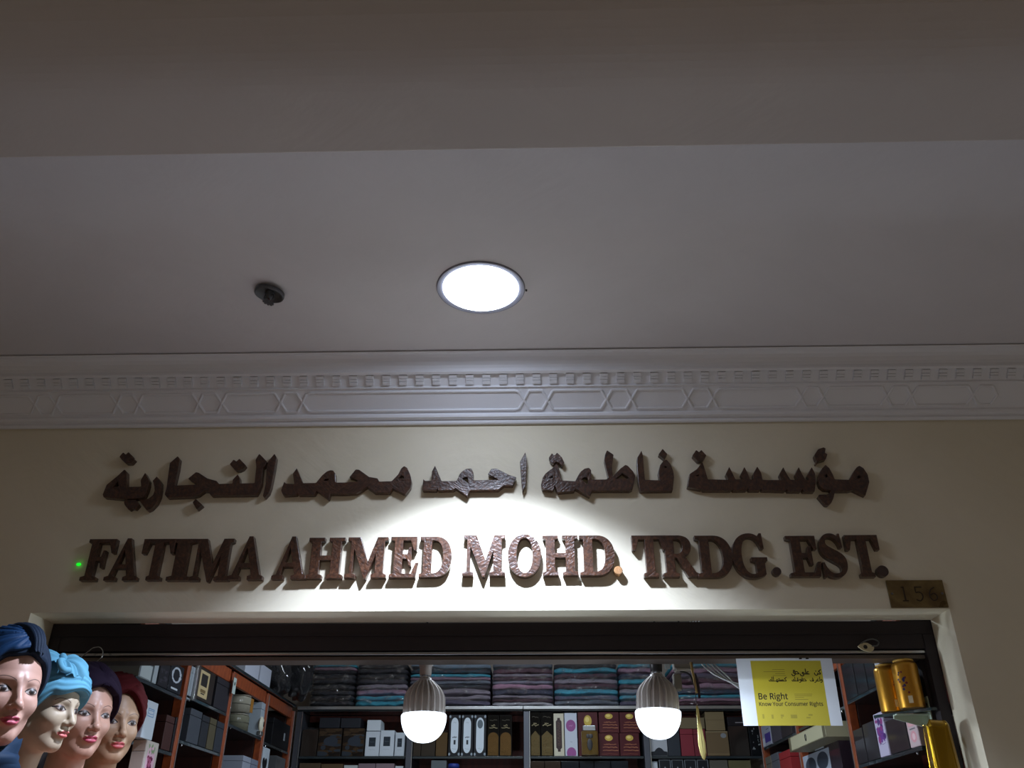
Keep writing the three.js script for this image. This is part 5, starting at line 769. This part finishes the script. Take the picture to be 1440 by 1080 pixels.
function faceMat(skin, lip) { // make-up as it is painted on the head
  const c = document.createElement('canvas'); c.width = 1024; c.height = 1024; const g = c.getContext('2d'); g.fillStyle = skin; g.fillRect(0, 0, 1024, 1024);
  const X = (x) => (x / 0.18 + 0.5) * 1024, Y = (y) => (1 - y / 0.25) * 1024;
  const path = (pts, fill, stroke, lw) => { g.beginPath(); pts.forEach((q, i) => { if (!i) g.moveTo(X(q[0]), Y(q[1])); else g.quadraticCurveTo(X(q[0]), Y(q[1]), X(q[2]), Y(q[3])); }); if (fill) { g.fillStyle = fill; g.fill(); } if (stroke) { g.strokeStyle = stroke; g.lineWidth = lw; g.lineCap = 'round'; g.stroke(); } };
  path([[-0.0215, 0.0532], [-0.012, 0.0615, -0.0045, 0.0618], [0, 0.060, 0.0045, 0.0618], [0.012, 0.0615, 0.0215, 0.0532], [0.012, 0.0415, 0, 0.0418], [-0.012, 0.0415, -0.0215, 0.0532]], lip);
  path([[-0.0205, 0.0532], [-0.008, 0.0545, 0, 0.0527], [0.008, 0.0545, 0.0205, 0.0532]], null, '#7c3a44', 4);
  for (const s of [-1, 1]) {
    const m = (pts) => pts.map((q) => q.map((v, i) => i % 2 ? v : v * s));
    path(m([[0.0145, 0.1145], [0.024, 0.1275, 0.036, 0.1262], [0.045, 0.123, 0.0495, 0.1172], [0.039, 0.1075, 0.030, 0.1075], [0.020, 0.1085, 0.0145, 0.1145]]), '#7d645a');
    path(m([[0.0165, 0.1145], [0.024, 0.1212, 0.033, 0.1203], [0.040, 0.118, 0.0435, 0.1153], [0.037, 0.1104, 0.030, 0.1102], [0.022, 0.1104, 0.0165, 0.1145]]), '#b3aca6');
    g.fillStyle = '#3b2a24'; g.beginPath(); g.ellipse(X(s * 0.031), Y(0.1156), 0.0064 / 0.18 * 1024, 0.0060 / 0.25 * 1024, 0, 0, 7); g.fill();
    g.fillStyle = '#0d0a0a'; g.beginPath(); g.ellipse(X(s * 0.031), Y(0.1156), 0.0029 / 0.18 * 1024, 0.003 / 0.25 * 1024, 0, 0, 7); g.fill();
    path(m([[0.0155, 0.1143], [0.024, 0.1230, 0.034, 0.1212], [0.042, 0.1195, 0.0490, 0.1172]]), null, '#1a1414', 13);
    path(m([[0.020, 0.1108], [0.031, 0.1072, 0.0445, 0.1150]]), null, '#4a3530', 4);
    path(m([[0.0125, 0.1345], [0.026, 0.1445, 0.040, 0.1420], [0.046, 0.1400, 0.0505, 0.1350]]), null, '#5c463e', 7);
    g.fillStyle = '#8a6258'; g.beginPath(); g.ellipse(X(s * 0.006), Y(0.0748), 10, 6, 0, 0, 7); g.fill();
  }
  const t = new THREE.CanvasTexture(c); t.colorSpace = THREE.SRGBColorSpace;
  return new THREE.MeshPhysicalMaterial({ map: t, roughness: 0.5, clearcoat: 0.12, clearcoatRoughness: 0.35 });
}
const HC0 = [0, 0.150, -0.014];
function wrap(edge, fold, o = {}) { // cloth shell over the head: edge(a) = elevation of its lower hem, fold(a, v) = height of its folds
  const { a0 = -Math.PI, a1 = Math.PI, nA = 150, nV = 54, r = [0.083, 0.096, 0.105], top = Math.PI / 2, thick = 0.006, c = HC0 } = o, pos = [], idx = [], uv = [], m = nV + 3;
  for (let i = 0; i <= nA; i++) for (let j = -2; j <= nV; j++) {
    const a = a0 + (a1 - a0) * i / nA, v = Math.max(0, j) / nV, e0 = edge(a), e = e0 + (top - e0) * v, d = [Math.sin(a) * Math.cos(e), Math.sin(e), Math.cos(a) * Math.cos(e)];
    const R = 1 / Math.hypot(d[0] / r[0], d[1] / r[1], d[2] / r[2]) + (j === -2 ? -thick * 1.6 : j === -1 ? 0 : thick * Math.min(1, 0.45 + v * 12) + fold(a, v, e));
    pos.push((c[0] + d[0] * R) * HS, (c[1] + d[1] * R) * HS, (c[2] + d[2] * R) * HS); uv.push(a * 0.1, e * 0.1);
    if (i < nA && j < nV) { const p = i * m + j + 2, q = p + m; idx.push(p, q, p + 1, q, q + 1, p + 1); }
  }
  const g = new THREE.BufferGeometry(); g.setAttribute('position', new THREE.Float32BufferAttribute(pos, 3)); g.setAttribute('uv', new THREE.Float32BufferAttribute(uv, 2)); g.setIndex(idx); g.computeVertexNormals(); return g;
}
const D2R = Math.PI / 180;
const keys = (list) => (a) => { const d = a / D2R; for (let i = 0; i + 1 < list.length; i++) if (d <= list[i + 1][0]) { const [x0, y0] = list[i], [x1, y1] = list[i + 1], t = Math.max(0, (d - x0) / (x1 - x0)), s = t * t * (3 - 2 * t); return (y0 + (y1 - y0) * s) * D2R; } return list[list.length - 1][1] * D2R; };
const onHead = (a, e, lift) => { const d = [Math.sin(a * D2R) * Math.cos(e * D2R), Math.sin(e * D2R), Math.cos(a * D2R) * Math.cos(e * D2R)], R = 1 / Math.hypot(d[0] / 0.083, d[1] / 0.096, d[2] / 0.105) + lift; return V((HC0[0] + d[0] * R) * HS, (HC0[1] + d[1] * R) * HS, (HC0[2] + d[2] * R) * HS); };
function band(list, w, t, n = 40, pleats = 5) { // a flat strap of cloth lying along points on the head
  const cu = new THREE.CatmullRomCurve3(list), pos = [], idx = [], K = 14, ctr = V(...HC0).multiplyScalar(HS);
  for (let i = 0; i <= n; i++) { const p = cu.getPoint(i / n), T = cu.getTangent(i / n), N = p.clone().sub(ctr).normalize(), B = T.clone().cross(N).normalize(), k = (typeof w === 'function' ? w(i / n) : w); for (let j = 0; j <= K; j++) { const u = j / K * 2 - 1, q = p.clone().addScaledVector(B, u * k).addScaledVector(N, t * Math.sqrt(Math.max(0, 1 - u * u)) + 0.0022 * Math.sin(u * pleats * 3.1) - (Math.abs(u) > 0.9 ? 0.006 : 0)); pos.push(q.x, q.y, q.z); } }
  for (let i = 0; i < n; i++) for (let j = 0; j < K; j++) { const a = i * (K + 1) + j, b = a + K + 1; idx.push(a, b, a + 1, b, b + 1, a + 1); }
  const g = new THREE.BufferGeometry(); g.setAttribute('position', new THREE.Float32BufferAttribute(pos, 3)); g.setAttribute('uv', new THREE.Float32BufferAttribute(new Float32Array(pos.length / 3 * 2), 2)); g.setIndex(idx); g.computeVertexNormals(); return g;
}
function fan(base, dir, side, len, wide, pl, up, bend, n = 36) { // pleated lobe of a bow: spreads from base along dir
  const pos = [], idx = [], uv = [], m = 12, nrm = dir.clone().cross(side).normalize();
  for (let i = 0; i <= n; i++) for (let j = 0; j <= m; j++) { const u = i / n * 2 - 1, v = j / m, q = base.clone().addScaledVector(dir, len * v * (1 - 0.25 * u * u)).addScaledVector(side, u * wide * (0.15 + 0.85 * Math.pow(v, 0.8))).addScaledVector(nrm, pl * v * Math.sin(u * 9 + 0.6)).addScaledVector(up, 0.010 * Math.sin(v * 3) - bend * len * v * v * 0.8 - 0.35 * wide * u * u * v); pos.push(q.x, q.y, q.z); uv.push(u * 0.1, v * 0.1); if (i < n && j < m) { const a = i * (m + 1) + j, b = a + m + 1; idx.push(a, b, a + 1, b, b + 1, a + 1); } }
  const g = new THREE.BufferGeometry(); g.setAttribute('position', new THREE.Float32BufferAttribute(pos, 3)); g.setAttribute('uv', new THREE.Float32BufferAttribute(uv, 2)); g.setIndex(idx); g.computeVertexNormals(); return g;
}
const cloth2 = (c, rough, sheen, sc) => new THREE.MeshPhysicalMaterial({ color: c, roughness: rough, sheen, sheenRoughness: 0.5, specularIntensity: 0.5, sheenColor: new THREE.Color(sc ?? c), bumpMap: weave, bumpScale: 0.0003, side: THREE.DoubleSide });
const COUNTER = 1.6;
{
  const t = thing('display_counter', 'narrow wooden display counter under the row of mannequin heads', 'counter', [-1.2, 0, 0.33]);
  part('counter_top', planarUV(rbox(0.42, 0.03, 1.12, 0.004, 0, COUNTER - 0.0155, 0)), M.orange, t); part('cabinet_body', planarUV(rbox(0.38, COUNTER - 0.032, 1.06, 0.004, 0, (COUNTER - 0.032) / 2 + 0.001, 0)), M.redwood, t);
}
const HEADS = [
  { at: [-1.164, 1.812, 0.575], yaw: 53, pitch: 3, skin: '#b88f7f', lip: '#ad465a', label: 'mannequin head with pink lips wearing the navy blue pleated turban, nearest to the viewer' },
  { at: [-1.216, 1.832, 0.300], s: 0.9, yaw: 77, pitch: 6, skin: '#b8a78f', lip: '#cf6f6c', label: 'pale cream mannequin head wearing the light blue bow turban' },
  { at: [-1.233, 1.835, 0.068], yaw: 52, pitch: 3, skin: '#b98f7c', lip: '#ae4258', label: 'mannequin head with deep pink lips wearing the plain dark purple turban' },
  { at: [-1.238, 1.842, -0.130], yaw: 46, pitch: 3, skin: '#ab8a6e', lip: '#c25a5e', label: 'tan mannequin head wearing the maroon velvet turban, last in the row' },
];
const place = (o, h) => { o.position.set(...h.at); o.rotation.set(h.pitch * D2R, h.yaw * D2R, 0, 'YXZ'); if (h.s) o.scale.setScalar(h.s); return o; };
for (const h of HEADS) {
  const t = place(thing('mannequin_head', h.label, 'mannequin', h.at, 'mannequin heads in a row at the shop entrance'), h);
  part('bust', headGeo, faceMat(h.skin, h.lip), t);
  const bottom = (h.at[1] - COUNTER) / (h.s ?? 1) - 0.185 * HS; part('stand', lathe([[0, 0.004], [0.05, 0.004], [0.055, -bottom + 0.006], [0.058, -bottom], [0, -bottom]], 32).translate(0, -0.185 * HS, -0.032), M.black, t);
}
function turban(i, name, label, build, cat = 'turban') { const t = place(thing(name, label, cat, HEADS[i].at, 'turbans worn by the mannequin heads'), HEADS[i]); build(t); return t; }
const pleat = (ph, k, amp) => amp * (Math.pow(0.5 + 0.5 * Math.sin(ph * k), 0.6) - 0.5) + amp * 0.35 * Math.sin(ph * k * 2.3 + 1.1);
turban(0, 'turban', 'navy blue jersey turban with fanned pleats and a centre strap, on the nearest head', (t) => {
  const navy = cloth2(0x0c1e32, 0.75, 0.1, 0x24466c), blue = cloth2(0x0f355c, 0.6, 0.1, 0x3b72b0);
  const e = keys([[-180, -60], [-80, -52], [-58, -12], [-20, 22], [8, 27], [30, 20], [62, -14], [84, -54], [180, -60]]);
  part('side_wrap', wrap(e, (a, v) => pleat(a + v * 0.9, 11, 0.0035) * Math.min(1, v * 6) + 0.004 * Math.sin(v * 3.1), { r: [0.080, 0.099, 0.105] }), navy, t);
  const e2 = keys([[-180, -50], [-80, -44], [-58, -6], [-20, 25], [6, 31], [20, 40]]), k = [8 * D2R, 52 * D2R];
  part('pleated_wrap', wrap(e2, (a, v, el) => { const ph = Math.atan2(el - k[1], (a - k[0]) * Math.cos(el)); return 0.007 + pleat(ph, 15, 0.0055) * Math.min(1, v * 5) * Math.min(1, Math.hypot(el - k[1], (a - k[0])) * 1.6); }, { a0: -185 * D2R, a1: 9 * D2R, r: [0.081, 0.101, 0.106] }), blue, t);
  part('centre_strap', band([onHead(9, 24, 0.012), onHead(10, 40, 0.020), onHead(11, 60, 0.022), onHead(14, 80, 0.016), onHead(170, 75, 0.010)], (u) => 0.014 + 0.010 * u, 0.009), navy, t);
});
{
  const navy = cloth2(0x0c2740, 0.7, 0.1, 0x2d5c8c);
  turban(0, 'neck_scarf', 'navy blue scarf wound round the neck of the nearest mannequin head', (t) => {
    const pos = [], idx = [], nA = 90, nB = 36; for (let i = 0; i <= nA; i++) for (let j = 0; j <= nB; j++) { const a = i / nA * Math.PI * 2, b = j / nB * Math.PI * 2, w = 0.020 + 0.0045 * Math.sin(b * 5 + a * 2) + 0.0025 * Math.sin(b * 11 - a * 3), rr = 0.063 + w * Math.cos(b); pos.push(rr * Math.sin(a), -0.030 - 0.012 * Math.cos(a) + w * 2.4 * Math.sin(b) + 0.010 * Math.sin(a * 2 + 0.6), -0.026 + rr * Math.cos(a) * 1.02); if (i < nA && j < nB) { const p = i * (nB + 1) + j, q = p + nB + 1; idx.push(p, q, p + 1, q, q + 1, p + 1); } }
    const g = new THREE.BufferGeometry(); g.setAttribute('position', new THREE.Float32BufferAttribute(pos, 3)); g.setAttribute('uv', new THREE.Float32BufferAttribute(new Float32Array(pos.length / 3 * 2), 2)); g.setIndex(idx); g.computeVertexNormals(); part('scarf_wrap', g, navy, t);
  }, 'scarf');
}
turban(1, 'turban', 'light blue turban with a ruffled bow and a twisted knot, on the pale cream head', (t) => {
  const lb = cloth2(0x62a2be, 0.8, 0.1, 0xbfe4f4);
  const e = keys([[-180, -62], [-92, -56], [-66, -34], [-36, -2], [0, 9], [34, 4], [62, -18], [84, -44], [180, -62]]);
  part('cap_wrap', wrap(e, (a, v) => { const f = Math.max(0, 1 - v * 3.2); return pleat(a * 0.8 - v * 2.2, 9, 0.0042) * Math.min(1, v * 4) + 0.013 * f * Math.max(0, Math.cos(a)) ; }, { r: [0.085, 0.099, 0.108] }), lb, t);
  part('brow_band', wrap(keys([[-180, -50], [-92, -52], [-66, -30], [-36, 0], [0, 11], [34, 7], [62, -15], [84, -40], [180, -50]]), (a, v) => 0.012 + pleat(v * 3 + a * 0.6, 5, 0.004), { a0: -110 * D2R, a1: 100 * D2R, top: 46 * D2R, r: [0.087, 0.100, 0.111], nV: 30 }), lb, t);
  const k = onHead(-36, 54, 0.022), up = k.clone().sub(V(...HC0).multiplyScalar(HS)).normalize(), sd = V(0, 1, 0).cross(up).normalize(), vt = up.clone().cross(sd).normalize();
  part('bow', fan(k, sd.clone().addScaledVector(vt, -0.15).addScaledVector(up, 0.35), vt.clone(), 0.070, 0.052, 0.005, up, 0.55), lb, t);
  part('bow', fan(k, sd.clone().multiplyScalar(-1).addScaledVector(up, 0.3).addScaledVector(vt, 0.1), vt.clone(), 0.090, 0.046, 0.005, up, 0.6), lb, t);
  part('bow', fan(k, sd.clone().multiplyScalar(0.35).addScaledVector(vt, -1).addScaledVector(up, 0.15), sd.clone(), 0.060, 0.032, 0.004, up, 0.3), lb, t);
  part('knot', new THREE.SphereGeometry(1, 24, 16).scale(0.012, 0.018, 0.011).rotateZ(0.5).translate(k.x, k.y, k.z), lb, t);
  part('twist', new THREE.TubeGeometry(new THREE.CatmullRomCurve3([k.clone().addScaledVector(vt, -0.006), k.clone().addScaledVector(vt, -0.03).addScaledVector(sd, -0.012).addScaledVector(up, 0.010), k.clone().addScaledVector(vt, -0.056).addScaledVector(sd, -0.004).addScaledVector(up, 0.006), k.clone().addScaledVector(vt, -0.048).addScaledVector(sd, 0.016)]), 30, 0.0085, 12), lb, t);
});
turban(2, 'turban', 'plain dark purple velvet turban, on the third head from the viewer', (t) => {
  const pv = cloth2(0x180a20, 0.9, 0.05, 0x3a2450);
  const e = keys([[-180, -62], [-86, -52], [-60, -16], [-24, 17], [4, 24], [32, 14], [62, -18], [86, -52], [180, -62]]);
  part('cap_wrap', wrap(e, (a, v) => 0.004 + pleat(a * 0.7 + v * 1.4, 8, 0.003) * Math.min(1, v * 4), { r: [0.086, 0.104, 0.110] }), pv, t);
  part('centre_gather', band([onHead(4, 22, 0.008), onHead(6, 45, 0.014), onHead(10, 70, 0.014), onHead(20, 88, 0.010)], (u) => 0.010 + 0.012 * u, 0.006), pv, t);
});
turban(3, 'turban', 'dark maroon velvet turban with a pointed crossover front, on the last head of the row', (t) => {
  const mv = cloth2(0x48090f, 0.9, 0.05, 0x7c2430);
  const eL = keys([[-180, -62], [-86, -50], [-56, -10], [-4, 30], [16, 40], [30, 52]]), eR = keys([[-34, 52], [-14, 38], [0, 30], [52, -14], [84, -52], [180, -62]]);
  part('back_wrap', wrap(keys([[-180, -60], [-86, -46], [-56, -4], [0, 40], [52, -6], [84, -46], [180, -60]]), (a, v) => pleat(a, 7, 0.002) * Math.min(1, v * 4), { r: [0.082, 0.100, 0.105] }), mv, t);
  part('crossed_wrap', wrap(eR, (a, v, el) => 0.006 + pleat(el * 1.6 + a * 0.4, 8, 0.003) * Math.min(1, v * 4), { a0: -34 * D2R, a1: 180 * D2R, r: [0.083, 0.101, 0.106] }), mv, t);
  part('crossed_wrap', wrap(eL, (a, v, el) => 0.010 + pleat(el * 1.6 - a * 0.4, 8, 0.003) * Math.min(1, v * 4), { a0: -180 * D2R, a1: 30 * D2R, r: [0.083, 0.101, 0.106] }), mv, t);
});


scene.traverse((o) => { if (o.isMesh) o.castShadow = o.receiveShadow = true; });
renderer.render(scene, camera);
